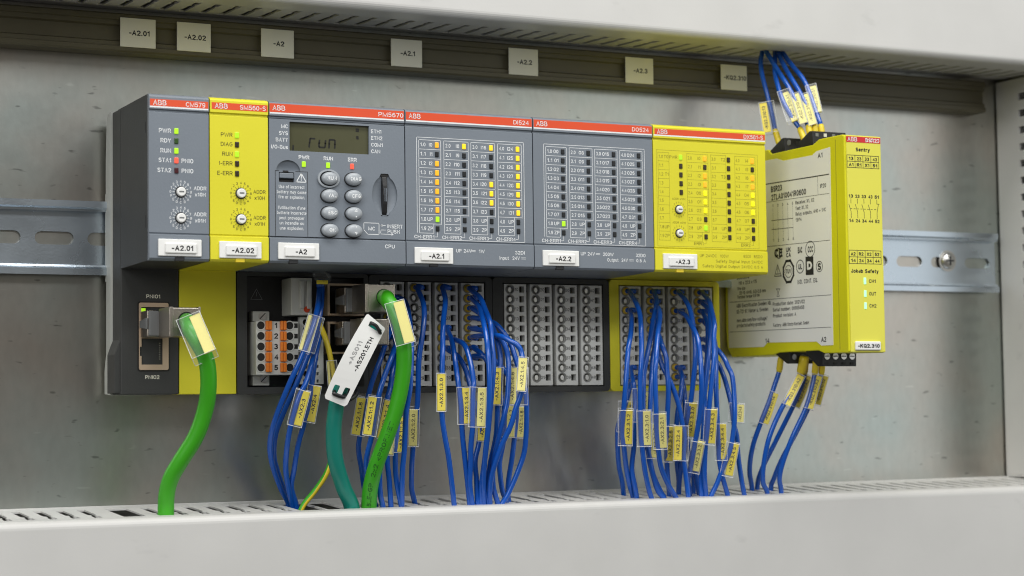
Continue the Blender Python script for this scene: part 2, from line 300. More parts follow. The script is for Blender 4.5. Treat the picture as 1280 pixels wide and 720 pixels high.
# ------------------------------------------------------------------ lettering (a small stroke alphabet, drawn with ribbons)
def _e(cx, cy, rx, ry, a0, a1, n=7):
    return [(cx+rx*math.cos(math.radians(a0+(a1-a0)*i/n)), cy+ry*math.sin(math.radians(a0+(a1-a0)*i/n))) for i in range(n+1)]
_O = _e(3.3, 5, 3.3, 5, 90, 450, 18); _o = _e(2.7, 3.5, 2.7, 3.5, 90, 450, 14)
GL = {
'A': (6.6, [[(0,0),(3.3,10),(6.6,0)],[(1.2,3.4),(5.4,3.4)]]),
'B': (6.2, [[(0,0),(0,10),(2.6,10)]+_e(2.6,7.7,3.0,2.3,80,-90)+[(0,5.3)],[(2.6,5.1)]+_e(2.6,2.6,3.6,2.6,80,-90)+[(0,0)]]),
'C': (6.4, [_e(3.4,5,3.4,5,42,318,14)]), 'D': (6.4, [[(0,0),(0,10),(2.6,10)]+_e(2.6,5,3.8,5,80,-90,10)+[(0,0)]]),
'E': (5.4, [[(5.4,10),(0,10),(0,0),(5.4,0)],[(0,5.2),(4.8,5.2)]]), 'F': (5.2, [[(5.2,10),(0,10),(0,0)],[(0,5.0),(4.6,5.0)]]),
'G': (6.8, [_e(3.4,5,3.4,5,45,350,14)+[(6.7,4.6),(3.8,4.6)]]), 'H': (6.4, [[(0,0),(0,10)],[(6.4,0),(6.4,10)],[(0,5.2),(6.4,5.2)]]),
'I': (0.6, [[(.3,0),(.3,10)]]), 'J': (4.6, [[(4.4,10),(4.4,2.4)]+_e(2.2,2.3,2.2,2.3,-10,-180)]), 'K': (6.2, [[(0,0),(0,10)],[(6,10),(0.3,4.4)],[(2.2,6.2),(6.2,0)]]),
'L': (5.0, [[(0,10),(0,0),(5.0,0)]]), 'M': (8.6, [[(0,0),(0,10),(4.3,0.2),(8.6,10),(8.6,0)]]), 'N': (6.6, [[(0,0),(0,10),(6.6,0),(6.6,10)]]),
'O': (6.6, [_O]), 'P': (6.0, [[(0,0),(0,10),(3.3,10)]+_e(3.3,7.3,2.7,2.7,80,-90)+[(0,4.6)]]), 'Q': (6.6, [_O,[(4,2.6),(6.6,-.4)]]),
'R': (6.3, [[(0,0),(0,10),(3.4,10)]+_e(3.4,7.5,2.6,2.5,80,-90)+[(0,5.0)],[(3.2,5.0),(6.2,0)]]),
'S': (6.0, [_e(3,7.5,2.7,2.5,30,240,8)+_e(3,2.6,2.9,2.6,68,-150,8)]), 'T': (6.0, [[(0,10),(6,10)],[(3,10),(3,0)]]),
'U': (6.4, [[(0,10),(0,3.2)]+_e(3.2,3.2,3.2,3.2,190,350,8)+[(6.4,3.2),(6.4,10)]]), 'V': (6.4, [[(0,10),(3.2,0),(6.4,10)]]),
'W': (10.6, [[(0,10),(2.6,0),(5.3,9),(8.0,0),(10.6,10)]]), 'X': (6.2, [[(0,0),(6.2,10)],[(0,10),(6.2,0)]]), 'Y': (6.2, [[(0,10),(3.1,4.8),(6.2,10)],[(3.1,4.8),(3.1,0)]]), 'Z': (6.0, [[(0,10),(6,10),(0,0),(6,0)]]),
'0': (5.4, [_e(2.7,5,2.7,5,90,450,16)]), '1': (3.2, [[(0,7.6),(2.6,10),(2.6,0)]]), '2': (5.4, [_e(2.7,7.2,2.7,2.8,165,-20,8)+[(0.1,0),(5.5,0)]]),
'3': (5.4, [_e(2.6,7.6,2.4,2.4,150,-80,8)+_e(2.6,2.7,2.8,2.7,80,-150,9)]), '4': (5.8, [[(4.4,0),(4.4,10),(0,3.0),(5.8,3.0)]]),
'5': (5.4, [[(5,10),(.9,10),(.4,5.2)]+_e(2.6,3.2,2.8,3.2,120,-150,9)]), '6': (5.6, [_e(3.0,5,3.0,5,55,172,7)+_e(2.8,3.1,2.75,3.1,180,-172,14)]),
'7': (5.2, [[(0,10),(5.2,10),(1.7,0)]]), '8': (5.6, [_e(2.8,7.6,2.4,2.4,-90,270,12),_e(2.8,2.6,2.8,2.6,90,450,12)]), '9': (5.6, [_e(2.6,5,3.0,5,235,352,7)+_e(2.8,6.9,2.75,3.1,0,-352,14)]),
'a': (5.2, [_e(2.5,2.4,2.5,2.4,20,380,10),[(5.0,7),(5.0,0)]]), 'b': (5.3, [[(0,10),(0,0)],_e(2.7,3.5,2.6,3.5,160,-160,12)]), 'c': (4.8, [_e(2.6,3.5,2.6,3.5,45,315,10)]), 'd': (5.3, [[(5.3,10),(5.3,0)],_e(2.6,3.5,2.6,3.5,20,340,12)]),
'e': (5.3, [[(.2,3.7),(5.2,3.7)]+_e(2.65,3.5,2.6,3.5,5,310,11)]), 'f': (3.2, [[(3.2,9.9),(2.2,9.9),(1.2,8.6),(1.2,0)],[(0,6.8),(3,6.8)]]), 'g': (5.3, [_e(2.6,3.6,2.6,3.4,20,340,12),[(5.2,7),(5.2,-1),(3.8,-2.7),(.6,-2.5)]]),
'h': (5.0, [[(0,10),(0,0)],[(0,4.8)]+_e(2.5,4.6,2.5,2.4,150,0,6)+[(5,0)]]), 'i': (0.8, [[(.4,0),(.4,7)],[(.4,9),(.4,10)]]), 'j': (1.8, [[(1.4,7),(1.4,-1.6),(0,-2.7)],[(1.4,9),(1.4,10)]]), 'k': (4.8, [[(0,0),(0,10)],[(4.4,7),(.3,3)],[(1.7,4.3),(4.8,0)]]),
'l': (0.8, [[(.4,0),(.4,10)]]), 'm': (8.2, [[(0,0),(0,7)],[(0,5)]+_e(2.05,4.9,2.05,2.1,150,0,5)+[(4.1,0)],[(4.1,5)]+_e(6.15,4.9,2.05,2.1,150,0,5)+[(8.2,0)]]), 'n': (5.0, [[(0,0),(0,7)],[(0,4.8)]+_e(2.5,4.6,2.5,2.4,150,0,6)+[(5,0)]]),
'o': (5.4, [_o]), 'p': (5.3, [[(0,7),(0,-3)],_e(2.7,3.5,2.6,3.5,160,-160,12)]), 'q': (5.3, [[(5.3,7),(5.3,-3)],_e(2.6,3.5,2.6,3.5,20,340,12)]), 'r': (3.2, [[(0,0),(0,7)],[(0,4.6),(1.2,6.5),(3.2,6.9)]]),
's': (4.6, [_e(2.3,5.2,2.1,1.75,30,230,7)+_e(2.3,1.8,2.2,1.8,60,-150,7)]), 't': (3.2, [[(1.3,9.2),(1.3,1.2),(2.3,.1),(3.2,.2)],[(0,6.8),(3.1,6.8)]]), 'u': (5.0, [[(0,7),(0,2.4)]+_e(2.5,2.4,2.5,2.4,190,350,6)+[(5,2.4)],[(5,7),(5,0)]]),
'v': (5.0, [[(0,7),(2.5,0),(5,7)]]), 'w': (7.4, [[(0,7),(1.9,0),(3.7,6.4),(5.5,0),(7.4,7)]]), 'x': (4.8, [[(0,0),(4.8,7)],[(0,7),(4.8,0)]]), 'y': (5.0, [[(0,7),(2.6,0)],[(5,7),(1.8,-2.6),(.2,-2.8)]]), 'z': (4.6, [[(0,7),(4.6,7),(0,0),(4.6,0)]]),
'-': (3.2, [[(0,4.0),(3.2,4.0)]]), '.': (0.9, [[(.45,-.3),(.45,.7)]]), ',': (0.9, [[(.6,.6),(.1,-1.6)]]), ':': (0.9, [[(.45,0),(.45,1)],[(.45,5.6),(.45,6.6)]]), '/': (3.4, [[(0,-.6),(3.4,10.4)]]), '+': (5.4, [[(2.7,1),(2.7,6.4)],[(0,3.7),(5.4,3.7)]]),
"'": (0.6, [[(.3,7.8),(.3,10)]]), '<': (4.6, [[(4.6,7),(0,3.6),(4.6,.4)]]), '=': (5, [[(0,2.6),(5,2.6)],[(0,5.2),(5,5.2)]]), ' ': (2.6, []),
}
GL['ä'] = (5.2, GL['a'][1]+[[(1.2,8.6),(1.2,9.6)],[(3.6,8.6),(3.6,9.6)]])
def _ribbon(pl, w_, V, F):
    """one stroke as a mitred ribbon"""
    n = len(pl); closed = n > 3 and math.hypot(pl[0][0]-pl[-1][0], pl[0][1]-pl[-1][1]) < 1e-6
    if closed: pl = pl[:-1]; n -= 1
    o = len(V); P_ = [Vector(q) for q in pl]
    for i in range(n):
        a = P_[(i-1) % n] if closed or i > 0 else None; b = P_[i]; c = P_[(i+1) % n] if closed or i < n-1 else None
        d1 = (b-a).normalized() if a is not None else None; d2 = (c-b).normalized() if c is not None else None
        if d1 is None: d1 = d2; b = b-d2*w_*0.35
        elif d2 is None: d2 = d1; b = b+d1*w_*0.35
        t = d1+d2; t = d2 if t.length < 1e-4 else t.normalized(); nn = Vector((-t.y, t.x)); k = nn.dot(Vector((-d2.y, d2.x)))
        k = 1/max(k, 0.55); V += [tuple(b+nn*w_/2*k), tuple(b-nn*w_/2*k)]
    for i in range(n if closed else n-1):
        a, b = o+2*i, o+2*((i+1) % n); F.append((a, a+1, b+1, b))
_TX = {}
CAPH = 1.0
def glyphs(s, bold=0.0):
    """2-D mesh of a line of text, cap height 1"""
    k = (s, bold)
    if k not in _TX:
        w_ = 1.55+bold*42; sp = 1.9+w_*0.55; V = []; F = []; x = 0.0; f = (10-w_*0.9)/10
        for ch in s:
            adv, st = GL.get(ch, GL[' '])
            for pl in st: _ribbon([(x+p*0.96, w_*0.45+q*f) for p, q in pl], w_, V, F)
            x += adv*0.96+sp
        _TX[k] = ([(a/10, b/10) for a, b in V], F)
    return _TX[k]
class Print(MB):
    """flat print on a face; fn(a,b)->xyz with a to the reader's right and b up"""
    def __init__(s, fn): super().__init__(); s.fn = fn
    def text(s, t, a, b, h, width=None, al='l', bold=0.0, rot=0.0, fn=None):
        V, F = glyphs(t, bold)
        if not V: return s
        x0 = min(v[0] for v in V); x1 = max(v[0] for v in V); k = h/CAPH
        kx = k if not width else width/(x1-x0)
        w_ = (x1-x0)*kx; off = {'l': 0, 'c': -w_/2, 'r': -w_}[al]
        fn = fn or s.fn; ca, sa = math.cos(rot), math.sin(rot)
        o = []
        for x, y in V:
            p = (x-x0)*kx+off; q = y*k-h/2
            o.append(fn(a+p*ca-q*sa, b+p*sa+q*ca))
        return s.add(o, F)
    def line(s, a0, b0, a1, b1, w_=0.3):
        d = Vector((a1-a0, b1-b0)); n = Vector((-d.y, d.x)).normalized()*w_/2; e = d.normalized()*w_/2
        q = [(a0-e.x+n.x, b0-e.y+n.y), (a0-e.x-n.x, b0-e.y-n.y), (a1+e.x-n.x, b1+e.y-n.y), (a1+e.x+n.x, b1+e.y+n.y)]
        return s.add([s.fn(*p) for p in q], [(0, 1, 2, 3)])
    def frame(s, a0, a1, b0, b1, w_=0.3):
        for q in ((a0, b0, a1, b0), (a1, b0, a1, b1), (a1, b1, a0, b1), (a0, b1, a0, b0)): s.line(*q, w_)
        return s
    def poly(s, pts):
        tr = tessellate_polygon([[Vector((a, b, 0)) for a, b in pts]]); return s.add([s.fn(*p) for p in pts], [tuple(t) for t in tr])
    def ring(s, a, b, r, w_=0.25, n=24, rb=None):
        k = (rb or r)/r
        for i in range(n):
            t0, t1 = 2*math.pi*i/n, 2*math.pi*(i+1)/n
            s.line(a+r*math.cos(t0), b+k*r*math.sin(t0), a+r*math.cos(t1), b+k*r*math.sin(t1), w_)
        return s
# ================================================================== the cabinet
mb = MB(); mb.box(-260, 640, 0, 3, -230, 330)
plate_o = mb.build('mounting_plate', GALV); plate_o['kind'] = 'structure'; plate_o['label'] = 'galvanised steel mounting plate at the back of the cabinet'

def slot_poly(x, ya, yb, yc, yd, wa, wn, wf):
    """one finger slot: wide run, narrow neck, flared foot"""
    return [(x-wa/2, ya), (x+wa/2, ya), (x+wa/2, yb), (x+wn/2, yb-1.2), (x+wn/2, yc+1.0), (x+wf/2, yc), (x+wf/2, yd),
            (x-wf/2, yd), (x-wf/2, yc), (x-wn/2, yc+1.0), (x-wn/2, yb-1.2), (x-wa/2, yb)]
def duct_cover(name, parent, prof, x0, x1):
    return MB().prism(prof, x0, x1, fn=lambda a, b, t: (t, a, b)).build(name, PVC, parent)

# lower duct: slotted side facing up, cover facing the viewer
lo = thing('cable_duct', 'pale grey slotted cable duct along the bottom, wires and cables dropping into it', 'cable duct', (190, -30, -135))
hl = []
CUT = [(-3.6, 6.6), (80.5, 93), (94.5, 104)]
x = -195.0
k = 0
while x < 690:
    if not any(a-3.4 < x < b+3.4 for a, b in CUT):
        hl.append(slot_poly(x, -13-random.uniform(0, .8), -36, -41, -49.5, 4.0, 1.9, 3.6))
    x += 10.0
for a, b in CUT: hl.append(rect(a, b, -53.0, -14)[::-1])
MB().plate([(-200, -61), (700, -61), (700, -1.2), (-200, -1.2)], hl, 0, -0.8,
           lambda a, b, t: (a, b, duct_z(b)+t)).build('slotted_wall', PVC, lo)
MB().prism([(-1.0, -51.7), (-1.0, -135), (-61, -135), (-61, -133.5), (-2.2, -133.5), (-2.2, -51.7)], -200, 700).build('base_channel', PVC, lo)
def arc(cy_, cz_, r, a0, a1, n=6):
    return [(cy_+r*math.cos(math.radians(a0+(a1-a0)*i/n)), cz_+r*math.sin(math.radians(a0+(a1-a0)*i/n))) for i in range(n+1)]
prof = [(-51.5, -54.55)]+[(-58, -54.75)]+arc(-62.5, -58.2, 3.6, 85, 180)+[(-66.1, -138), (-64.6, -138), (-64.6, -59)]+arc(-62.5, -58.2, 2.1, 180, 95)[1:]+[(-51.5, -55.0)]
duct_cover('cover', lo, prof, -200, 700)
for x in (-201.5, 700.2): MB().box(x, x+1.3, -66, 0, -138, -52).build('duct_light_stop', PVC, lo)  # unseen plates added to keep light out of the duct

# upper duct: slotted side facing down
up = thing('cable_duct', 'pale grey slotted cable duct along the top with a broad white cover', 'cable duct', (190, -30, 270))
hl = []; x = -195.0
while x < 690:
    hl.append(slot_poly(x, -9.5, -27.5, -30.5, -38.5, 3.2, 1.6, 3.2)); x += 10.0
MB().plate([(-200, -47), (700, -47), (700, -1.2), (-200, -1.2)], hl, 0, 0.8,
           lambda a, b, t: (a, b, 186+0.045*b+t)).build('slotted_wall', PVC, up)
MB().prism([(-1.0, 186.2), (-1.0, 272), (-61, 272), (-61, 270.5), (-2.2, 270.5), (-2.2, 186.2)], -200, 700).build('base_channel', PVC, up)
prof = [(-39.5, 183.85), (-44, 183.3)]+[(-55, 182.9)]+arc(-58.3, 186.6, 3.8, 265, 180)+[(-62.1, 275), (-60.6, 275), (-60.6, 187)]+arc(-58.3, 186.6, 2.3, 180, 260)[1:]+[(-44, 184.0), (-39.5, 184.35)]
duct_cover('cover', up, prof, -200, 700)
for x in (-201.5, 700.2): MB().box(x, x+1.3, -62, 0, 183, 275).build('duct_light_stop', PVC, up)  # added out of view so the upper slots stay dark inside

# right duct: slotted side facing left
rd = thing('cable_duct', 'pale grey upright cable duct with square slots at the right edge', 'cable duct', (590, -30, 65))
hl = []; z = -47.0
while z < 180:
    hl.append(rect(-52, -20.5, z-2.1, z+2.1)); z += 9.98
MB().plate(rect(-61, -1.2, -50.5, 183.5), hl, 0, 1.3, lambda a, b, t: (541.8+t, a, b)).build('slotted_wall', PVC, rd)
MB().prism([(543.3, -1.0), (640, -1.0), (640, -61), (638.6, -61), (638.6, -2.3), (543.3, -2.3)], -50.5, 183.5, fn=lambda a, b, t: (a, b, t)).build('base_channel', PVC, rd)
MB().prism([(543.6, -52), (543.1, -62)]+[(546, -66), (636, -66), (638, -62)]+[(634, -64.5), (547, -64.5), (544.4, -61), (544.4, -52)], -50.5, 183, fn=lambda a, b, t: (a, b, t)).build('cover', PVC, rd)

MB().box(541.9, 640, -62, -1, -51.8, -50.6).build('duct_light_stop', PVC, rd); MB().box(541.9, 640, -62, -1, 183.2, 183.6).build('duct_light_stop', PVC, rd)  # added end plates, block light from entering the upright duct
# label rail and its cards
lr = thing('label_rail', 'dull grey label holder rail along the back plate under the top duct', 'label rail', (160, -8, 163))
MB().prism([(-0.6, 163.4), (-11.4, 163.4), (-12.2, 164.2), (-12.2, 166.1), (-11.2, 166.5), (-11.2, 168.4), (-9.6, 169.2), (-9.6, 175.9), (-11.2, 176.6), (-11.2, 178.6),
            (-12.2, 179.0), (-12.2, 181.2), (-11.4, 182.0), (-0.6, 182.0)], -200, 524.5).build('rail_profile', RAILG, lr)
for (x0, x1, t, lab) in [(4.2, 21.4, '-A2.01', 'white label card reading -A2.01, the leftmost on the upper rail'),
        (31.9, 48.8, '-A2.02', 'white label card reading -A2.02, second from the left on the upper rail'),
        (74.4, 91.4, '-A2', 'white label card reading just -A2, above the controller display'),
        (143.4, 160.5, '-A2.1', 'white label card reading -A2.1, above the input module with many amber lamps'),
        (209.8, 226.9, '-A2.2', 'white label card reading -A2.2, above the module with dark lamps'),
        (279.6, 296.8, '-A2.3', 'white label card reading -A2.3, above the wide yellow module'),
        (339.9, 356.8, '-KQ2.310', 'white label card reading -KQ2.310 beside the blue wires')]:
    c = thing('label_card', lab, 'label card', ((x0+x1)/2, -12.3, 165.8), 'label cards on the upper rail')
    MB().box(x0, x1, -12.9, -12.25, 165.8, 179.8, 0.15, 1).build('card', CARD, c)
    Print(lambda a, b: (a, -12.96, b)).text(t, (x0+x1)/2+0.6, 172.7, 2.5, al='c', bold=0.012).build('lettering', INK, c)

# DIN rail
dr = thing('din_rail', 'zinc plated top hat mounting rail with oblong slots behind the modules', 'mounting rail', (190, 0, 56.8))
ZT = 92.0; hl = []
x = -123.94
while x < 526:
    q = []
    for i in range(7): a = math.radians(-90+30*i); q.append((x+6.15+3.1*math.cos(a), 74.6+3.1*math.sin(a)))
    for i in range(7): a = math.radians(90+30*i); q.append((x-6.15+3.1*math.cos(a), 74.6+3.1*math.sin(a)))
    hl.append(q); x += 24.91
MB().plate(rect(-200, 537, 61.6, 87.4), hl, -0.4, -1.4, lambda a, b, t: (a, t, b)).build('web', ZINC, dr)
MB().prism([(-0.9, 87.4), (-0.4, 88.2), (-6.5, 88.2), (-7.5, 89.0), (-7.5, 92.0), (-6.3, 92.0), (-6.3, 89.4), (-5.9, 87.2), (-1.4, 87.2)], -200, 535).build('flange', ZINC, dr)
MB().prism([(-0.9, 61.6), (-0.4, 60.8), (-6.5, 60.8), (-7.5, 60.0), (-7.5, 57.0), (-6.3, 57.0), (-6.3, 59.6), (-5.9, 61.8), (-1.4, 61.8)], -200, 535).build('flange', ZINC, dr)
sc = thing('pan_head_screw', 'steel pan head screw fixing the mounting rail near its right end', 'screw', (501.5, -1.4, 75.5))
MB().tube([(501.5, -1.4, 75.5), (501.5, -2.4, 75.5), (501.5, -3.6, 75.5), (501.5, -4.3, 75.5)], 5, 24, rfn=lambda t: [5.0, 4.9, 3.9, 1.6][round(t*3)]).build('head', STEEL, sc, smooth=True)
MB().box(498.9, 504.1, -4.55, -4.0, 75.0, 76.0).box(501.0, 502.0, -4.56, -4.0, 72.9, 78.1).build('cross_recess', SEAM, sc)
MB().cyl((501.5, -1.35, 75.5), (0, -1, 0), 6.2, 0.5, 28).build('washer', STEEL, sc)

# ================================================================== shared pieces of the modules
LEDM = {}
def led_mesh(m):
    if m not in LEDM: LEDM[m] = mesh_of(MB().box(-0.95, 0.95, -0.35, 0.3, -1.3, 1.3, 0.3, 2), 'indicator_led', m)
    return LEDM[m]
YF = -76.4
FR = lambda a, b: (a, YF-0.03, b)            # print on the outer front
FP = lambda a, b: (a, YF+0.42, b)            # print on the main (slightly recessed) face
def housing_profile(notch=True):
    return [(-24, 133.7), (-74.0, 133.7), (-75.8, 133.0), (-76.4, 132.2), (-76.4, 126.7), (-75.4, 126.4), (-75.4, 125.6), (-75.95, 125.4),
            (-75.95, 71.5), (-75.4, 71.3), (-75.4, 70.9), (-76.4, 70.6), (-76.4, 60.2), (-75.3, 59.2), (-24, 58.6)]
def housing(root, x0, x1, m):
    return MB().prism(housing_profile(), x0+0.25, x1-0.25, bev=0.12).build('front_housing', m, root)
def header(root, x0, x1, code, zt, zb, wl, wc, right, white_line=True):
    h = MB().box(x0+wl, x1-0.6, YF-0.06, YF+0.3, zb, zt).build('red_stripe', RED, root)
    p = Print(lambda a, b: (a, YF-0.09, b))
    p.text('ABB', x0+wl+1.4, (zt+zb)/2, 2.3, 6.1, bold=-0.006)
    p.text(code, x1-right, (zt+zb)/2-0.1, 2.05, wc, al='r', bold=-0.006)
    p.build('lettering', WHITE, h)
    if white_line: MB().box(x0+0.5, x1-0.6, YF-0.05, YF+0.3, zb-0.72, zb-0.05).build('white_line', WHITE, root)
def name_plate(root, xc, text, zc=64.6, wd=19.8, sub=15):
    x0, x1 = xc-wd/2, xc+wd/2
    o = MB().box(x0, x1, YF-1.0, YF+0.2, zc-3.8, zc+3.8, 0.3, 2).build('name_plate', PLATEW, root)
    MB().box(x0+2.9, x1-2.4, YF-1.9, YF-0.9, zc-2.6, zc+2.0, 0.6, 3).build('text_strip', PLATEW, o)
    Print(lambda a, b: (a, YF-1.93, b)).text(text, xc+0.8, zc-0.3, 2.4, al='c', bold=0.016).build('lettering', INK, o)
def latch(root, xc, m=SEAM):
    MB().box(xc-2.1, xc+2.1, YF-0.5, YF+1.5, 59.0, 61.3, 0.2, 1).build('latch', m, root)
DIALM = None
def dial(root, x, z, r=2.1):
    n = 'rotary_dial'
    o = MB().cyl((x, YF+0.5, z), (0, -1, 0), r+0.5, 0.35, 28).build(n, SEAM, root)
    MB().tube([(x, YF+0.4, z), (x, YF-0.9, z), (x, YF-1.25, z)], r, 28, rfn=lambda t: [r, r, r-0.35][round(t*2)]).build('dial_cap', PLATEW, o, smooth=False)
    MB().box(x-1.1, x+1.1, YF-1.32, YF-1.1, z-0.32, z+0.32).build('dial_slot', GPLUG, o)
def dial_print(p, x, z, r_in, r_out, r_t, h, tick=0.3, small=False):
    for k in range(16):
        a = math.radians(180-22.5*k)
        p.line(x+r_in*math.cos(a), z+r_in*math.sin(a), x+r_out*math.cos(a), z+r_out*math.sin(a), tick)
        p.text('0123456789ABCDEF'[k], x+r_t*math.cos(a), z+r_t*math.sin(a), h, al='c')

# ================================================================== communication module (left end)
cm = thing('communication_module', 'dark grey narrow module with two rotary dials and a green cable, at the row end', 'control module', (14, -28, 0))
MB().prism([(-73.5, 133.7)]+housing_profile()[1:-1]+[(-73.5, 59.1)], 0.25, 27.75, bev=0.12).build('front_cap', GREY, cm)
MB().prism([(-24, 133.6), (-73.5, 133.6), (-73.5, 59.2), (-24, 58.6)], 0.2, 27.7, bev=0.1).build('module_housing', DARK, cm)
MB().box(0.0, 27.7, -28.8, -14.8, 0.3, 133.5, 0.5, 2).build('socket_housing', DARK, cm)
MB().prism([(-0.8, 24), (0.6, 27), (0.6, 1.0), (-2.6, 1.0), (-2.6, 19)], -28, -14.9, bev=0.3, fn=lambda a, b, t: (a, t, b)).build('foot_flare', DARK, cm)
MB().prism([(-14.7, 134.2), (-9.0, 133.4), (-7.0, 131.5), (-5.2, 112), (-5.2, 96), (-4.2, 96), (-4.2, 54), (-6.2, 54), (-6.2, 20), (-3.2, 12), (-3.2, 0.8), (-14.7, 0.2)],
           -0.9, 24, bev=0.3).build('base_shell', SHELL, cm)
sd = MB()                                     # side wall: moulded panel seam and vents
sx = 0.25
def seam(y0, z0, y1, z1, w_=0.35):
    d = Vector((y1-y0, z1-z0)).normalized(); n_ = Vector((-d.y, d.x))*w_/2
    q = [(y0+n_.x, z0+n_.y), (y0-n_.x, z0-n_.y), (y1-n_.x, z1-n_.y), (y1+n_.x, z1+n_.y)]
    sd.prism(q, sx-0.04, sx+0.6)
for q in ((-29, 121, -61, 123.6), (-29, 121, -29, 61.5), (-73.6, 62.6, -30.7, 60.6), (-73.6, 62.6, -73.6, 79)): seam(*q)
sd.build('panel_seam', SEAM, cm)
for z0, z1 in ((116.5, 121.5), (74.0, 79.5)): MB().box(0.16, 1.0, -71.4, -69.9, z0, z1).build('vent_slot', SEAM, cm)
header(cm, 0, 28, 'CM579', 131.1, 128.0, 0.6, 9.0, 2.0)
p = Print(FP)
for z, t, l in ((117.2, 'PWR', L_GRN), (112.8, 'RDY', L_DGRN), (108.3, 'RUN', L_GRN), (104.0, 'STA1', L_RED), (99.5, 'STA2', L_DRED)):
    put('indicator_led', led_mesh(l), (12.7, YF+0.3, z), cm); p.text(t, 10.3, z, 1.9, al='r')
for z in (104.0, 99.5): p.text('PNIO', 15.1, z, 1.9, 5.4)
for z, t in ((90.0, 'x10H'), (78.3, 'x01H')):
    dial(cm, 14.7, z); dial_print(p, 14.7, z, 2.8, 3.7, 4.75, 1.15, 0.22)
    p.text('ADDR', 20.7, z+1.9, 1.7, 5.9); p.text(t, 21.2, z-0.9, 1.7, 5.0)
p.build('lettering', WHITE, cm)
name_plate(cm, 14.0, '-A2.01', 64.9); latch(cm, 14.0)
# double network socket
jk = MB().plate(rrect(8.6, 22.6, 11.7, 43.0, 0.8), [rect(9.6, 21.2, 28.2, 41.0), [(9.7, 14.2), (19.8, 14.2), (19.8, 26.4), (9.7, 26.4), (9.7, 22.5), (8.9, 22.5), (8.9, 18.2), (9.7, 18.2)]],
                -29.6, -28.6, lambda a, b, t: (a, t, b)).build('network_socket', BEIGE, cm)
MB().box(9.3, 21.8, -28.7, -28.65, 13.6, 41.4).build('socket_well', WELL, jk)
mb = MB()
for i in range(8): mb.box(18.2, 18.8, -28.9, -28.66, 16.6+i*1.05, 17.0+i*1.05)
mb.build('contact_pins', NICKEL, jk)
MB().plate(rrect(8.0, 23.2, 11.1, 43.6, 1.0), [rrect(8.6, 22.6, 11.7, 43.0, 0.8)], -29.0, -28.5, lambda a, b, t: (a, t, b)).build('socket_surround', WELL, cm)
for z, m in ((39.6, L_GRN), (28.9, L_ORG)): MB().box(9.7, 11.6, -29.9, -28.8, z-0.8, z+0.8, 0.2).build('link_led', m, jk)
p = Print(lambda a, b: (a, -28.85, b)); p.text('PNIO1', 12.2, 46.0, 1.75, 6.6); p.text('PNIO2', 11.6, 8.4, 1.75, 6.8)
p.build('lettering', CARD, cm)

# ================================================================== yellow safety module
sm = thing('safety_module', 'narrow yellow module with two rotary dials between the grey modules', 'safety module', (42, -28, 0))
housing(sm, 28, 56, YEL)
MB().box(28.0, 55.8, -28.8, -14.8, 0.3, 133.3, 0.4, 2).build('lower_housing', YEL, sm)
header(sm, 28, 56, 'SM560-S', 131.2, 128.1, 1.0, 12.2, 1.5, False)
p = Print(FP)
for z, t, l in ((116.8, 'PWR', L_GRN), (112.5, 'DIAG', L_OFFB), (108.1, 'RUN', L_GRN), (103.8, 'I-ERR', L_OFFB), (99.3, 'E-ERR', L_OFFB)):
    put('indicator_led', led_mesh(l), (40.9, YF+0.3, z), sm); p.text(t, 38.9, z, 1.9, al='r')
for z, t in ((90.4, 'x10H'), (78.6, 'x01H')):
    dial(sm, 42.7, z); dial_print(p, 42.7, z, 2.8, 3.7, 4.75, 1.15, 0.2)
    p.text('ADDR', 48.6, z+1.0, 1.7, 5.9); p.text(t, 49.1, z-1.8, 1.7, 5.0)
p.build('lettering', OLIVE, sm)
name_plate(sm, 42.1, '-A2.02', 64.6); latch(sm, 42.1, YFER)

# ================================================================== controller with display
pm = thing('controller', 'grey controller with small display, two columns of oval buttons and card slot', 'controller', (90, -28, 0))
X0, X1 = 56.0, 123.5
prof = [(a if a > -75.97 or b > 126 or b < 71.4 else -74.3, b) for a, b in housing_profile()]
prof = [(-24, 133.7), (-74.0, 133.7), (-75.8, 133.0), (-76.4, 132.2), (-76.4, 126.7), (-75.4, 126.4), (-75.4, 125.7), (-70.5, 125.6), (-70.5, 71.2), (-75.4, 71.2), (-75.4, 70.9), (-76.4, 70.6), (-76.4, 60.2), (-75.3, 59.2), (-24, 58.6)]
MB().prism(prof, X0+0.25, X1-0.25, bev=0.12).build('front_housing', GREY, pm)
bowl = circ(113.0, 92.3, 6.4, 28, 9.0); slot = rect(111.2, 114.9, 82.3, 102.3)
# lens-shaped hollow and card slot share one opening: union outline drawn by hand
op = []
for i in range(28):
    a = 2*math.pi*i/28; op.append((113.0+6.4*math.cos(a), 92.3+9.0*math.sin(a)))
op = [q for q in op if not (111.0 < q[0] < 115.1 and (q[1] > 92.3+8.3 or q[1] < 92.3-8.3))]
top_i = [q for q in op if q[1] >= 92.3]; 
angs = sorted(op, key=lambda q: math.atan2(q[1]-92.3, q[0]-113.0))
ur = [q for q in angs if q[0] > 113 and q[1] >= 92.3]; ul = [q for q in angs if q[0] < 113 and q[1] >= 92.3]
ll = [q for q in angs if q[0] < 113 and q[1] < 92.3]; lr_ = [q for q in angs if q[0] > 113 and q[1] < 92.3]
key = lambda q: math.atan2(q[1]-92.3, q[0]-113.0)
op = sorted(lr_, key=key)+sorted(ur, key=key)+[(114.9, 102.3), (111.2, 102.3)]+sorted(ul, key=key)+sorted(ll, key=lambda q: key(q)%(2*math.pi))+[(111.2, 82.3), (114.9, 82.3)]
dent = [(58.9+0.2, 101.0)]+[(65.4+5.8*math.cos(math.radians(a)), 101.6+5.0*math.sin(math.radians(a))) for a in range(180, -1, -15)]+[(73.5, 101.0)]
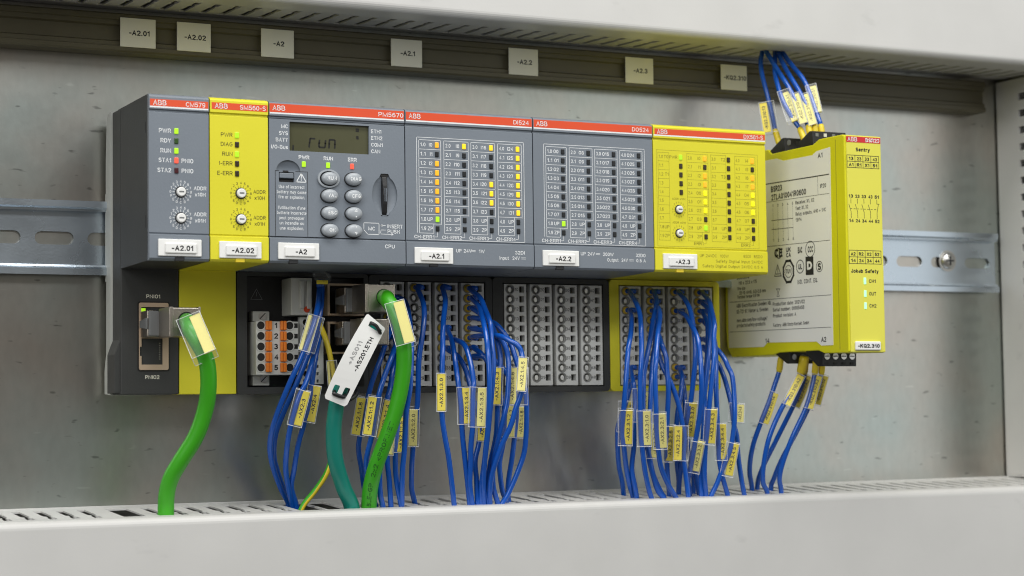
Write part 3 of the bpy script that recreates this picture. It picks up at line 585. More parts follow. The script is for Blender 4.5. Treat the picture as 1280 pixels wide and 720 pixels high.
dent = [(65.4+5.8*math.cos(math.radians(a)), 101.6+5.0*math.sin(math.radians(a))) for a in range(0, 181, 15)]
MB().plate(rect(X0+0.3, X1-0.3, 71.5, 125.4), [rrect(66.1, 105.4, 111.0, 124.4, 0.3, 2), op, dent, rrect(60.9, 68.3, 96.4, 101.0, 0.3, 2)],
           -75.95, -74.2, lambda a, b, t: (a, t, b)).build('front_panel', GREY, pm)
def hollow(name, cx, cz, rx, rz, depth, m, parent, a0=0, a1=360, y=-74.3):
    """concave shell behind an elliptical opening"""
    mb = MB(); V = []; F = []; nr, na = 6, 28
    for i in range(nr+1):
        t = 1.08*i/nr
        for j in range(na+1):
            a = math.radians(a0+(a1-a0)*j/na); d = depth*(1-min(t, 1)**2)
            V.append((cx+rx*t*math.cos(a), -75.5+d+0.4, cz+rz*t*math.sin(a)))
    for i in range(nr):
        for j in range(na):
            q = i*(na+1)+j; F.append((q, q+1, q+na+2, q+na+1))
    mb.add(V, F); return mb.build(name, m, parent, smooth=True)
hollow('card_hollow', 113.0, 92.3, 6.4, 9.0, 1.3, GREY, pm)
cs = MB().prism([(-70.2, 82.3), (-74.8, 82.4), (-75.6, 84), (-76.4, 88), (-76.7, 92.3), (-76.4, 96.5), (-75.6, 100.5), (-74.8, 102.2), (-70.2, 102.2)], 111.9, 114.3, bev=0.25).build('card_slot', BLACK, pm)
MB().box(112.7, 112.95, -76.85, -76.5, 89.2, 95.4).box(113.5, 113.75, -76.82, -76.5, 89.2, 95.4).build('memory_card_edge', GREY, cs)
MB().box(111.3, 114.8, -75.6, -70.4, 101.0, 102.3).build('slot_mouth', WELL, cs)
hollow('thumb_hollow', 65.4, 101.6, 5.8, 5.0, 1.3, GREY, pm, 0, 180)
bt = MB().box(61.0, 68.2, -74.6, -71.5, 96.4, 101.0).build('battery_latch_well', WELL, pm)
MB().box(61.2, 68.0, -76.1, -73.0, 98.2, 100.6, 0.3).build('battery_latch', GREY, bt)
MB().box(62.8, 65.4, -76.15, -75.0, 100.9, 101.7).build('latch_gap', WELL, bt)
sm_ = MB()
for q in ((59.0, 59.25, 71.6, 101.6), (74.6, 74.85, 71.6, 101.6), (68.9, 74.8, 101.35, 101.6), (59.0, 61.0, 101.35, 101.6)): sm_.box(q[0], q[1], -76.0, -75.6, q[2], q[3])
sm_.build('battery_door_seam', SEAM, pm)
lcd = MB().box(66.0, 105.5, -74.6, -72.0, 110.9, 124.5).build('display', LCD, pm)
sg = Print(lambda a, b: (a, -74.63, b))
def seg7(x, z, on, w_=3.1, h=3.2):
    A = {'e': (x, z, x+0.25, z+h/2-.2), 'g': (x+.5, z+h/2, x+w_-.4, z+h/2), 'c': (x+w_, z, x+w_+0.25, z+h/2-.2), 'd': (x+.3, z-.2, x+w_-.4, z-.2)}
    for k in on: sg.line(*A[k], 0.5)
def segs(lines):
    for q in lines: sg.line(*q, 0.8)
segs([(76.1, 113.5, 76.3, 115.0), (76.4, 115.4, 76.6, 117.0), (77.1, 117.3, 78.7, 117.3),
      (80.9, 113.8, 81.0, 115.2), (81.1, 115.5, 81.2, 116.5), (81.3, 113.4, 83.4, 113.4), (84.0, 113.8, 84.1, 115.2), (84.1, 115.5, 84.2, 116.5),
      (85.9, 113.5, 86.0, 115.0), (86.0, 115.4, 86.1, 116.8), (86.5, 117.2, 88.3, 117.2), (88.7, 113.5, 88.8, 115.0), (88.8, 115.4, 88.9, 116.8),
      (68.3, 111.7, 68.35, 113.4), (99.6, 122.8, 100.5, 122.8), (99.6, 121.9, 100.5, 121.9), (99.8, 119.2, 100.2, 119.2), (99.9, 118.4, 100.3, 118.4)])
sg.build('display_segments', SEG, lcd)
header(pm, X0, X1, 'PM5670', 132.3, 128.3, 0.4, 12.6, 0.9)
p = Print(FP)
for z, t in ((122.1, 'MC'), (118.9, 'SYS'), (115.8, 'BATT'), (112.5, 'I/O-Bus')): p.text(t, 65.3, z, 1.75, al='r')
for z, t in ((122.0, 'ETH1'), (118.9, 'ETH2'), (115.7, 'COM1'), (112.6, 'CAN')): p.text(t, 106.4, z, 1.75)
for x, t, l in ((72.9, 'PWR', L_GRN), (84.8, 'RUN', L_GRN), (96.7, 'ERR', L_RED)):
    p.text(t, x+0.2, 108.2, 1.75, al='c', bold=0.01); put('indicator_led', led_mesh(l), (x, YF+0.3, 105.0), pm)
for i, t in enumerate(('Use of incorrect', 'battery may cause', 'fire or explosion.')): p.text(t, 67.0, 94.3-2.35*i, 1.55, [12.4, 14.2, 12.8][i], al='c')
for i, t in enumerate(("l'utilisation d'une", 'batterie incorrecte', 'peut provoquer', 'un incendie ou', 'une explosion.')): p.text(t, 67.0, 84.7-2.35*i, 1.5, [13.2, 14.2, 12.2, 11.8, 11.6][i], al='c')
for q in ((69.3, 96.7, 74.1, 96.7), (74.1, 96.7, 71.7, 100.7), (71.7, 100.7, 69.3, 96.7)): p.line(*q, 0.4)
p.line(71.7, 98.5, 71.7, 99.8, 0.4); p.line(71.7, 97.6, 71.7, 97.7, 0.4)
for q in ((102.4, 78.9, 110.0, 78.9), (110.0, 78.9, 110.0, 73.6), (110.0, 73.6, 104.4, 73.6), (104.4, 73.6, 102.4, 75.6), (102.4, 75.6, 102.4, 78.9)): p.line(*q, 0.28)
p.text('MC', 106.3, 76.3, 1.8, al='c'); p.text('INSERT', 114.3, 77.6, 1.8, 7.6); p.text('PUSH', 114.3, 75.2, 1.8, 6.2)
p.line(110.9, 77.9, 113.2, 77.9, .25); p.poly([(110.6, 77.9), (111.7, 78.5), (111.7, 77.3)])
p.line(111.0, 75.8, 113.2, 75.8, .22); p.line(111.0, 75.8, 110.8, 74.4, .22); p.line(110.9, 73.9, 116.4, 73.8, .22); p.poly([(117.4, 73.8), (116.3, 74.3), (116.3, 73.3)])
p.build('lettering', WHITE, pm)
Print(FR).text('CPU', 112.8, 68.1, 1.75, 4.9).build('lettering', WHITE, pm)
def button(x, z, t, ring=False):
    o = MB().tube([(x, -75.9, z), (x, -77.6, z), (x, -78.6, z), (x, -79.0, z)], 1, 28, rfn=lambda q: [1, 1, 0.88, 0.45][round(q*3)])
    o.v = [(x+(a-x)*4.0, b, z+(c-z)*3.0) for a, b, c in o.v]
    bo = o.build('push_button', BUTTON, pm, smooth=True)
    MB().plate(circ(x, z, 4.45, 28, 3.45), [circ(x, z, 4.02, 28, 3.02)], -76.0, -75.85, lambda a, b, q: (a, q, b)).build('button_gap', SEAM, bo)
    if ring:
        MB().plate(circ(x-0.3, z, 5.4, 28, 4.3), [circ(x-0.3, z, 4.5, 28, 3.5)], -76.9, -75.8, lambda a, b, q: (a, q, b)).build('button_collar', BUTTON, bo)
    pr = Print(lambda a, b: (a, -79.05+0.06*((a-x)**2+(b-z)**2)*0.35, b))
    if t == 'up': pr.line(x+.4, z-1.6, x+.4, z+1.2, .6); pr.poly([(x+.4, z+2.0), (x-.6, z+.7), (x+1.4, z+.7)])
    elif t == 'dn': pr.line(x+.4, z+1.6, x+.4, z-1.2, .6); pr.poly([(x+.4, z-2.0), (x+1.4, z-.7), (x-.6, z-.7)])
    else: pr.text(t, x+.5, z, 1.7, al='c', bold=0.015)
    pr.build('lettering', WHITE, bo)
for i, (a, b) in enumerate((('RUN', 'DIAG'), ('VAL', 'CFG'), ('ESC', 'up'), ('OK', 'dn'))):
    button(85.2, 98.8-8.0*i, a, i == 0); button(97.1, 98.9-8.0*i, b)
name_plate(pm, 69.9, '-A2', 64.7); latch(pm, 67.5)
# its terminal base: frame, black field, connectors, sockets
fn = lambda a, b, t: (a, t, b)
MB().plate(rrect(56.2, 123.3, 0.2, 58.5, 1.5), [rect(61.2, 121.0, 3.4, 56.6)], -28.8, -18, fn).build('base_frame', DARK, pm)
MB().box(56.4, 123.1, -18.05, -6, 0.4, 58, 0.3).build('base_back', BLACK, pm)
MB().box(61.0, 121.2, -20.5, -18.0, 3.3, 56.8).build('dark_field', BLACK, pm)
p = Print(lambda a, b: (a, -20.55, b))
a_, b_ = P(320.5, 368.5, -20.5).x, P(320.5, 368.5, -20.5).z
for q in ((a_-2.9, b_-2.2, a_+2.9, b_-2.2), (a_+2.9, b_-2.2, a_, b_+2.8), (a_, b_+2.8, a_-2.9, b_-2.2), (a_, b_-0.6, a_, b_+1.2)): p.line(*q, 0.25)
p.text('24V DC', P(354, 375, -20.5).x, P(354, 375, -20.5).z, 1.5, al='c', rot=math.pi/2)
p.build('lettering', GPLUG, pm)
CY = -34.0
def c2(u, v, y=CY): q = P(u, v, y); return q.x, q.z
xl, zt_ = c2(319.8, 401.5); xr, zb_ = c2(373.6, 468.5)
co = MB().box(xl, xr, CY, -20, zb_, zt_, 0.4, 2).build('pluggable_connector', CONN, pm)
rows = [c2(325, 406.7+13.2*i) for i in range(5)]
xs_ = {k: c2(u, 430)[0] for k, u in dict(h1=326, o1=335.3, n=345, o2=353.6, h2=362, sq=370).items()}
pr = Print(lambda a, b: (a, CY-0.04, b))
for i, (_, z) in enumerate(rows):
    for k in ('h1', 'h2'):
        h = MB().plate(circ(xs_[k], z, 2.35, 18), [circ(xs_[k], z, 1.9, 18)], CY-0.35, CY+0.2, fn).build('wire_entry', CONN, co)
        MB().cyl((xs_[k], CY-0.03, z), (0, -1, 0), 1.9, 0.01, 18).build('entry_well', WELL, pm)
    MB().box(xs_['sq']-0.9, xs_['sq']+0.9, CY-0.05, CY+.2, z-1.1, z+1.1).build('test_point', WELL, co)
    for k in ('o1', 'o2'):
        MB().box(xs_[k]-1.5, xs_[k]-0.08, CY-1.6, CY+.1, z-2.15, z+2.15, 0.25, 1).box(xs_[k]+.08, xs_[k]+1.5, CY-1.6, CY+.1, z-2.15, z+2.15, 0.25, 1).build('release_lever', ORANGE, co)
    pr.text(str(i+1), xs_['n'], z, 2.6, al='c', bold=0.02)
pr.build('lettering', INK, co)
for (u0, v0, u1, v1, su, sv) in ((313, 389, 337, 402, 327.8, 395), (313, 467, 337, 482, 329.4, 473.6)):
    (xa, za), (xb, zb) = c2(u0+3, v0, -26), c2(u1, v1, -26)
    fl = MB().box(xa, xb, -26, -20, zb, za, 0.4, 2).build('screw_flange', CONN, co)
    sx_, sz_ = c2(su, sv, -26)
    MB().cyl((sx_, -25.9, sz_), (0, -1, 0), 1.9, 0.7, 20).build('flange_screw', STEEL, pm)
    MB().prism([(sx_-1.5, sz_-1.2), (sx_-1.2, sz_-1.5), (sx_+1.5, sz_+1.2), (sx_+1.2, sz_+1.5)], -26.65, -26.3, fn=fn).build('screw_slot', SEAM, pm)
# white angled power plug above, nine way terminal below it
xa, za = c2(364, 347, -34); xb, zb = c2(391, 394, -34)
pp = MB().box(xa, xb-0.2, -34, -20, zb, za, 0.4, 2).build('power_plug', CONN, pm)
mb = MB()
for i in range(2): mb.box(xa+4+3.6*i, xa+6.2+3.6*i, -35.4, -33.8, zb+3, za-1.5, 0.4, 2)
mb.build('plug_rib', CONN, pp)
x_, z_ = c2(383, 385.5, -34); MB().cyl((x_, -33.9, z_), (0, -1, 0), 2.9, 0.5, 20).build('plug_eye', CONN, pp)
MB().cyl((x_, -34.45, z_-0.5), (0, -1, 0), 1.5, 0.3, 16).build('red_dot', RED, pp)
xa, za = c2(374.5, 396, -29.5); xb, zb = c2(404.5, 480, -29.5)
holes = []; cc = []
for i in range(9):
    z = za-2.6-3.55*i; holes += [circ(xa+3.1, z, 1.55, 14), rect(xb-3.6, xb-2.4, z-0.75, z+0.75)]; cc.append((xa+3.1, z))
tb = MB().plate(rect(xa, xb, zb, za), holes, -29.5, -27.0, fn).build('terminal_block', TERM, pm)
MB().box(xa+.1, xb-.1, -27.0, -20.4, zb+.1, za-.1).build('block_core', WELL, tb)
# two network sockets with metal plugs
def netsock(z0, z1):
    o = MB().plate(rect(102.0, 121.0, z0, z1), [rect(103.2, 119.8, z0+0.9, z1-1.0)], -29.2, -20.6, fn).build('network_socket', BEIGE, pm)
    MB().box(103.0, 120.0, -20.62, -20.4, z0+.8, z1-.8).build('socket_well', WELL, o)
netsock(38.0, 53.6); netsock(19.4, 35.0)

# ================================================================== terminal bases of the input/output modules
CL = mesh_of(MB().prism(circ(0, 0, 1.05, 10, 1.45), 0.0, 1.8, bev=0.2, fn=lambda a, b, t: (a, t, b)), 'clamp', CLAMPM)
ROWZ = [52.35-4.985*i for i in range(10)]
COLX = {}
def terminal_base(root, x0, first, pitch, m, key, plugged):
    x1 = x0+67.5; w_ = 12.5
    rx0, rx1 = first-1.0, first+3*pitch+w_+0.6
    MB().plate(rrect(x0+0.15, x1-0.15, 0.2, 58.3, 2.2), [rect(rx0, rx1, 2.9, 55.6)], -28.8, -16, fn).build('base_frame', m, root)
    MB().box(x0+.4, x1-.4, -16.05, -5, 0.5, 100, 0.4).build('base_back', DARK if m is DARK else YEL, root)
    MB().box(rx0-.2, rx1+.2, -22.5, -16.0, 2.7, 55.8).build('groove_floor', TGROOVE, root)
    COLX[key] = []
    for c in range(4):
        a = first+pitch*c; holes = []; COLX[key].append(a+3.3)
        for z in ROWZ: holes += [circ(a+3.3, z, 2.15, 16), rect(a+8.5, a+11.3, z-1.6, z+1.6)]
        st = MB().plate(rect(a, a+w_, 3.5, 55.0), holes, -28.3, -24.6, fn).build('terminal_strip', TERM, root)
        MB().box(a+.05, a+w_-.05, -24.62, -22.0, 3.6, 54.9).build('strip_core', WELL, st)
        mb = MB()
        for z in ROWZ: mb.plate(circ(a+3.3, z, 2.5, 16), [circ(a+3.3, z, 2.1, 16)], -28.55, -28.2, fn)
        mb.build('entry_rim', TGROOVE, st)
        pr = Print(lambda a_, b_: (a_, -28.33, b_))
        for r, z in enumerate(ROWZ): pr.text(f'{c+1}{r}', a+7.0, z, 1.6, al='c')
        pr.build('lettering', INK, st)
        for r, z in enumerate(ROWZ):
            if (c, r) not in plugged: put('clamp', CL, (a+3.5+0.15*((r*7+c*3)%5-2)/2, -27.9, z-0.15), st)
def io_grid(root, x0, txt, ledmap, m_on, prm, p):
    """the printed table of four channels with its lamps; x offsets measured from the left edge"""
    for c in range(4):
        a0 = x0+[7.1, 20.1, 34.3, 48.5][c]; a1 = x0+[18.5, 32.9, 47.0, 61.3][c]; lx = x0+[16.4, 30.6, 44.9, 59.2][c]; bx = x0+[14.5, 28.6, 42.8, 57.2][c]
        tall = 9 if c == 0 else 8
        p.line(a0, 119.3, a1, 119.3, .22); p.line(a0, 119.3, a0, 75.0, .22); p.line(a1, 119.3, a1, 119.3-4.46*tall, .22); p.line(a0, 75.0, bx, 75.0, .22)
        p.line(bx, 119.3-4.46*tall, bx, 75.0, .22)
        for r in range(10):
            z = 117.1-4.43*r
            if r: p.line(a0, z+2.2, a1 if r <= tall else bx, z+2.2, .2)
            p.text(f'{c+1}.{r}', a0+0.8, z, 1.75, 2.7); t = txt(c, r)
            p.text(t, bx-0.4 if r < 8 or True else bx-0.4, z, 1.75, al='r')
            put('indicator_led', led_mesh(ledmap(c, r)), (lx, YF+0.3, z), root)
        p.text(f'CH-ERR{c+1}', x0+[4.4, 18.8, 33.0, 47.3][c], 73.2, 1.65, 10.3)
        p.line(lx, 75.6, lx, 73.3, .2); p.line(lx, 73.3, lx-1.3, 73.3, .2)
    p.line(x0+6.0, 120.5, x0+62.6, 120.5, .22); p.line(x0+62.6, 120.5, x0+62.6, 71.9, .22); p.line(x0+6.0, 120.5, x0+6.0, 75.2, .22); p.line(x0+6.6, 71.9, x0+62.6, 71.9, .22)

di = thing('input_module', 'grey input module with mostly lit amber lamps between display and dark lamp module', 'input module', (157, -28, 0))
housing(di, 123.5, 191, GREY); header(di, 123.5, 191, 'DI524', 132.2, 128.4, 0.5, 8.3, 2.2)
p = Print(FP)
def dil(c, r):
    on = {0: {0, 2, 3, 4, 5, 6, 7}, 1: {0}, 2: {0, 4, 5, 6}, 3: set(range(8))}
    if (c, r) == (0, 8): return L_GRN
    return (L_ORG if c == 0 else L_YEL) if r in on[c] else L_OFF
io_grid(di, 123.5, lambda c, r: f'I{8*c+r}' if r < 8 else ('UP' if r == 8 else 'ZP'), dil, None, None, p)
p.build('lettering', WHITE, di)
p = Print(FR); p.text('UP 24V    1W', 149.3, 67.0, 1.7, 15.0); p.line(157.3, 67.3, 159.4, 67.3, .2); p.line(157.3, 66.7, 159.4, 66.7, .2)
p.text('32DI', 185.7, 66.8, 1.7, 5.2, al='r'); p.text('Input  24V', 172.2, 64.1, 1.7, 10.8); p.line(184, 64.4, 186.2, 64.4, .2); p.line(184, 63.8, 186.2, 63.8, .2)
p.build('lettering', WHITE, di)
name_plate(di, 137.5, '-A2.1', 64.3); latch(di, 137.6)
DIP = {(1, 0), (2, 0), (2, 4), (2, 5), (2, 6), (3, 0), (3, 1), (3, 2), (3, 3), (3, 4), (3, 5), (3, 6), (3, 7), (0, 1), (0, 2), (0, 3), (0, 4), (0, 5), (0, 8)}
terminal_base(di, 123.5, 130.2, 14.6, DARK, 'di', DIP)

do = thing('output_module', 'grey output module with all lamps dark but one green, next to yellow module', 'output module', (224.7, -28, 0))
housing(do, 191, 258.5, GREY); header(do, 191, 258.5, 'DO524', 132.2, 128.4, 0.5, 9.6, 2.4)
p = Print(FP)
io_grid(do, 191, lambda c, r: f'O{8*c+r}' if r < 8 else ('UP' if r == 8 else 'ZP'), lambda c, r: L_GRN if (c, r) == (0, 8) else L_OFF, None, None, p)
p.build('lettering', WHITE, do)
p = Print(FR); p.text('UP 24V     200W', 216.5, 67.2, 1.7, 18.4); p.line(225.0, 67.5, 227.2, 67.5, .2); p.line(225.0, 66.9, 227.2, 66.9, .2)
p.text('32DO', 253.1, 67.1, 1.7, 5.6, al='r'); p.text('Output  24V', 231.3, 64.5, 1.7, 11.6); p.line(243.8, 64.8, 246.2, 64.8, .2); p.line(243.8, 64.2, 246.2, 64.2, .2); p.text('0.5 A', 253.2, 64.5, 1.7, 5.4, al='r')
p.build('lettering', WHITE, do)
name_plate(do, 205.2, '-A2.2', 64.6); latch(do, 204.8)
terminal_base(do, 191, 197.9, 14.65, DARK, 'do', set())

dx = thing('safety_io_module', 'wide yellow module with amber lamps and two small dials, beside the relay', 'safety module', (292, -28, 0))
housing(dx, 258.5, 326, YEL); header(dx, 258.5, 326, 'DX581-S', 131.4, 128.4, 1.0, 11.8, 1.8)
p = Print(FP)
c1 = ['T0', '', 'T1', '', '', '', '', '', 'UP', 'ZP']; c2_ = ['I0', 'I1', 'I2', 'I3', 'O0', 'O1', 'O2', 'O3', 'UP', 'ZP']
c3 = ['T2', '', 'T3', '', '', '', '', '', 'UP', 'ZP']; c4 = ['I4', 'I5', 'I6', 'I7', 'O4', 'O5', 'O6', 'O7', 'UP', 'ZP']
l2 = [L_ORG, L_OFFB, L_ORG, L_ORG, L_LEM, L_LEM, L_LEM, L_OFFB, L_GRN, L_OFFB]
l4 = [L_ORG, L_OFFB, L_ORG, L_ORG, L_LEM, L_LEM, L_LEM, L_OFFB, L_OFFB, L_OFFB]
for c, (a0, a1, lx, col, ls) in enumerate(((261.5, 267.9, None, c1, None), (278.4, 290.9, 288.9, c2_, l2), (292.6, 301.6, 303.1, c3, [L_OFFB]*10), (307.0, 319.4, 317.5, c4, l4))):
    bx = {0: a1, 1: 286.8, 2: a1, 3: 315.5}[c]; tall = {0: 10, 1: 9, 2: 10, 3: 8}[c]
    p.line(a0, 119.5, a1, 119.5, .16); p.line(a0, 119.5, a0, 75.2, .16); p.line(a1, 119.5, a1, 119.5-4.43*tall, .16); p.line(a0, 75.2, bx, 75.2, .16)
    if bx != a1: p.line(bx, 119.5-4.43*tall, bx, 75.2, .16)
    for r in range(10):
        z = 117.4-4.43*r
        if r: p.line(a0, z+2.2, a1 if r <= tall else bx, z+2.2, .15)
        p.text(f'{c+1}.{r}', a0+0.5, z, 1.7, 2.4)
        if col[r]: p.text(col[r], bx-0.35, z, 1.7, al='r')
        if lx: put('indicator_led', led_mesh(ls[r]), (lx, YF+0.3, z), dx)
p.text('PWR', 272.9, 117.4, 1.6, al='r')
for i in range(5): put('indicator_led', led_mesh(L_GRN if i == 0 else L_OFFB), (274.7, YF+0.3, 117.4-4.43*i), dx)
for z, t in ((90.9, 'ADDR x10H'), (78.9, 'ADDR x01H')):
    dial(dx, 273.2, z, 1.8); dial_print(p, 273.2, z, 2.3, 2.9, 3.7, 0.9, 0.12); p.text(t, 273.2, z+5.4, 1.1, al='c')
p.text('ERR1', 281.8, 74.0, 1.6, 5.6); p.line(288.9, 75.6, 288.9, 74.0, .16); p.line(288.9, 74.0, 287.8, 74.0, .16)
p.text('ERR2', 310.0, 73.9, 1.6, 5.6); p.line(317.5, 75.6, 317.5, 73.9, .16); p.line(317.5, 73.9, 316.4, 73.9, .16)
p.frame(260.6, 320.8, 72.2, 120.7, .16)
p.build('lettering', DXINK, dx)
p = Print(FR); p.text('UP 24VDC  100W', 284.8, 67.9, 1.55, 17.2); p.text('8SDI  8SDO', 322.5, 68.1, 1.55, 11.6, al='r')
p.text('Safety Digital Input 24VDC', 322.5, 65.3, 1.5, 28.2, al='r'); p.text('Safety Digital Output 24VDC 0.5 A', 322.7, 62.7, 1.5, 36.4, al='r')
p.build('lettering', DXINK, dx)
name_plate(dx, 272.9, '-A2.3', 64.6); latch(dx, 272.9, YFER)
DXP = {(0, 0), (0, 2), (0, 8), (0, 9), (1, 0), (1, 1), (1, 2), (1, 3), (1, 4), (2, 0), (2, 2), (2, 8), (2, 9), (3, 0), (3, 1), (3, 2), (3, 3), (3, 4), (3, 5), (3, 6)}
terminal_base(dx, 258.5, 265.2, 14.65, YEL, 'dx', DXP)

# ================================================================== safety relay
rl = thing('safety_relay', 'slim yellow safety relay with a printed silver side label at the row end', 'safety relay', (358.7, -57, 18))
RX0, RX1 = 347.7, 370.0
side = [(-6, 18.6), (-1.5, 24), (-0.5, 34), (-0.5, 108), (-3, 128.3), (-44, 128.8), (-46, 128.4), (-49, 125.9), (-86.8, 126.0), (-92.6, 128.2), (-112.6, 128.0), (-114.3, 127.2), (-114.3, 18.4), (-113.5, 17.6), (-93, 18.0), (-88, 19.6), (-52, 19.6), (-47, 18.6)]
MB().prism(side, RX0, RX1, bev=0.5).build('housing', LIME, rl)
MB().box(RX0+1.0, RX1-0.1, -115.0, -114.0, 17.9, 127.5, 0.3, 2).build('front_foil', LIMEF, rl)
mb = MB(); mb.prism([(-107.2, 19.5), (-107.2, 126.2), (-106.7, 126.2), (-106.7, 19.5)], RX0-0.05, RX0+0.5); mb.build('housing_seam', mat('seam_olive', (0.38, 0.36, 0.02), 0.5), rl)
lab = [(-3.5, 23.8), (-38, 23.2), (-41.6, 25.4), (-86.8, 24.2), (-91.0, 22.0), (-101.3, 21.9), (-102.4, 122.6), (-91, 122.2), (-89.5, 121.6), (-86.5, 120.3), (-80, 120.3), (-76, 122.6), (-3.5, 123.4)]
lab = [(-3.5, 23.8), (-38, 23.2), (-41.6, 25.4), (-86.8, 24.2), (-91.0, 22.0), (-101.3, 21.9), (-102.4, 122.9), (-90.5, 122.2), (-86.5, 120.6), (-60, 120.9), (-54, 122.8), (-3.5, 123.4)]
lb = MB().prism(lab, RX0-0.12, RX0+0.2).build('side_label', PAPER, rl)
sp = Print(lambda a, b: (RX0-0.15, -a, b))
def T(t, a, b, h, w_=None, **k):
    k.setdefault('bold', 0.008); sp.text(t, a, b+(-0.028*(a-44)), h*1.08, w_, **k)
def Ln(a0, a1, b, w_=0.2): sp.line(a0, b+0.9, a1, b-0.5, w_)
Ln(30, 100.8, 109.6, 0.55); Ln(30, 100.8, 99.8, .22); Ln(36, 100.7, 75.9, .25); Ln(5, 100.4, 48.0, .25); Ln(5, 99.8, 31.6, .25); sp.line(91, 108.8, 91, 99.5, .2)
T('A1', 91.5, 121.0, 2.4, 4.2, bold=.01); T('BSR23', 48, 107.0, 3.0, 10.4, bold=.02); T('2TLA010041R0600', 48, 102.6, 2.9, 32.4, bold=.015); T('IP20', 93, 105.2, 2.0, 5.2)
for i in range(5):
    sp.line(49.5+4.6*i, 96.5, 49.5+4.6*i, 80, .14); T(str(i+1), 49.5+4.6*i, 98.2, 1.4, al='c'); T(str(i+1), 49.5+4.6*i, 79.6, 1.4, al='c')
sp.line(48, 90.2, 68, 89.6, .3); sp.line(48, 85.4, 68, 84.8, .3)
for i, t in enumerate(('Receive: X1, X2', 'Test: X1, X2', 'Relay outputs, 4NO + 1NC', '13/14')): T(t, 70.5, 98.2-3.0*i, 1.75, [17, 11.5, 27, 5.2][i])
def mk(a): return a
# approval marks
sp.ring(54.3, 72.2, 2.6, .55, 20); sp.v = sp.v
T('CE', 50.0, 72.6, 4.2, 7.6, bold=.02)
T('UK', 61.0, 74.0, 2.3, 4.4, bold=.02); T('CA', 61.0, 71.2, 2.3, 4.4, bold=.02)
T('EAC', 71.8, 73.2, 3.0, 4.0, bold=.03); sp.ring(83.0, 72.2, 4.1, .4, 24); T('CCC', 83.2, 73.2, 3.0, 4.8, al='c', bold=.02)
for q in ((49.8, 60.3, 56.0, 60.1), (56.0, 60.1, 52.8, 66.2), (52.8, 66.2, 49.8, 60.3), (51.2, 61.4, 54.6, 61.3), (52.9, 64.5, 52.9, 62)): sp.line(*q, .45)
oc = [(62.8+5.0*math.cos(math.radians(22.5+45*i)), 62.0+6.0*math.sin(math.radians(22.5+45*i))) for i in range(8)]
for i in range(8): sp.line(*oc[i], *oc[(i+1) % 8], 1.3)
T('TUV', 62.8, 62.6, 2.2, 4.6, al='c', bold=.02); sp.ring(62.8, 62.0, 3.2, .3, 20)
sp.ring(73.6, 63.8, 3.4, .45, 20); T('UL', 73.6, 64.6, 2.6, 3.6, al='c', bold=.02)
sp.poly([(78.6, 59.0), (85.6, 58.7), (85.6, 68.2), (78.6, 68.5)])
sp.ring(90.8, 62.6, 2.7, .4, 20); T('S', 90.8, 63.9, 3.4, al='c', bold=.02); T('IND. CONT. EQ.', 71.0, 56.6, 2.1, 18)
for q in ((51, 53.5, 54.5, 53.3), (51.4, 53.4, 53.8, 49.6), (54.3, 53.3, 51.6, 49.6), (52.0, 49.4, 53.6, 49.4)): sp.line(*q, .3)
T('Dimensions', 13, 61.0, 1.7, 12); T('110 x 22.5 x 115', 14.5, 58.0, 1.7, 18); T('Wire size', 13, 55.0, 1.7, 8); T('22-16 AWG, 0.5-2.5 mm', 15, 52.6, 1.7, 26); T('Terminal torque 0.8 Nm', 13, 50.4, 1.6, 22)
T('ABB Electrification Sweden AB,', 12, 45.6, 1.9, 34); T('SE-721 61 Västerås, Sweden', 12, 42.4, 1.9, 31); T('new.abb.com/low-voltage/', 12, 37.6, 1.9, 30); T('products/safety-products', 12, 34.8, 1.9, 28)
T('Production date: 2021/02', 47.5, 45.6, 1.8, 29.5); T('Serial number: 00005450', 47.5, 42.6, 1.8, 29); T('Product revision: A', 47.5, 39.4, 1.8, 21.5); T('Factory: ABB Stotz-Kontakt GmbH', 47.5, 34.4, 1.7, 33)
T('14', 39.5, 26.2, 2.4, 4.0, bold=.01); T('A2', 91.0, 26.4, 2.4, 4.4, bold=.01)
sp.build('lettering', INK, lb)
Print(lambda a, b: (RX0-0.18, -a, b)).text('D', 82.1, 63.8, 4.2, 4.6, al='c', bold=.03).build('lettering', PAPER, lb)
rs = MB().box(RX0+1.0, RX1-0.4, -115.12, -114.8, 124.0, 126.9).build('red_stripe', mat('relay_red', (0.62, 0.02, 0.03), 0.5), rl)
p = Print(lambda a, b: (a, -115.15, b)); p.text('ABB', 349.3, 125.5, 2.2, 5.9, bold=-.004); p.text('BSR23', 369.0, 125.4, 2.0, 8.7, al='r', bold=.01); p.build('lettering', WHITE, rs)
p = Print(lambda a, b: (a, -115.03, b))
p.text('Sentry', 358.7, 120.4, 2.0, 8.8, al='c', bold=.02)
def table(z1, z0, rows):
    p.frame(348.8, 368.4, z0, z1, .3); p.line(348.8, (z0+z1)/2, 368.4, (z0+z1)/2, .3)
    for i in (1, 2, 3): p.line(348.8+4.9*i, z0, 348.8+4.9*i, z1, .3)
    for r, row in enumerate(rows):
        for i, t in enumerate(row): p.text(t, 351.25+4.9*i, z1-(z1-z0)*(0.27+0.5*r), 1.75, 2.9, al='c', bold=.02)
table(117.4, 111.1, (('13', '23', '33', '43'), ('A1', 'R1', 'X1', '51'))); table(69.2, 62.5, (('A2', 'R2', 'X2', '52'), ('14', '24', '34', '44')))
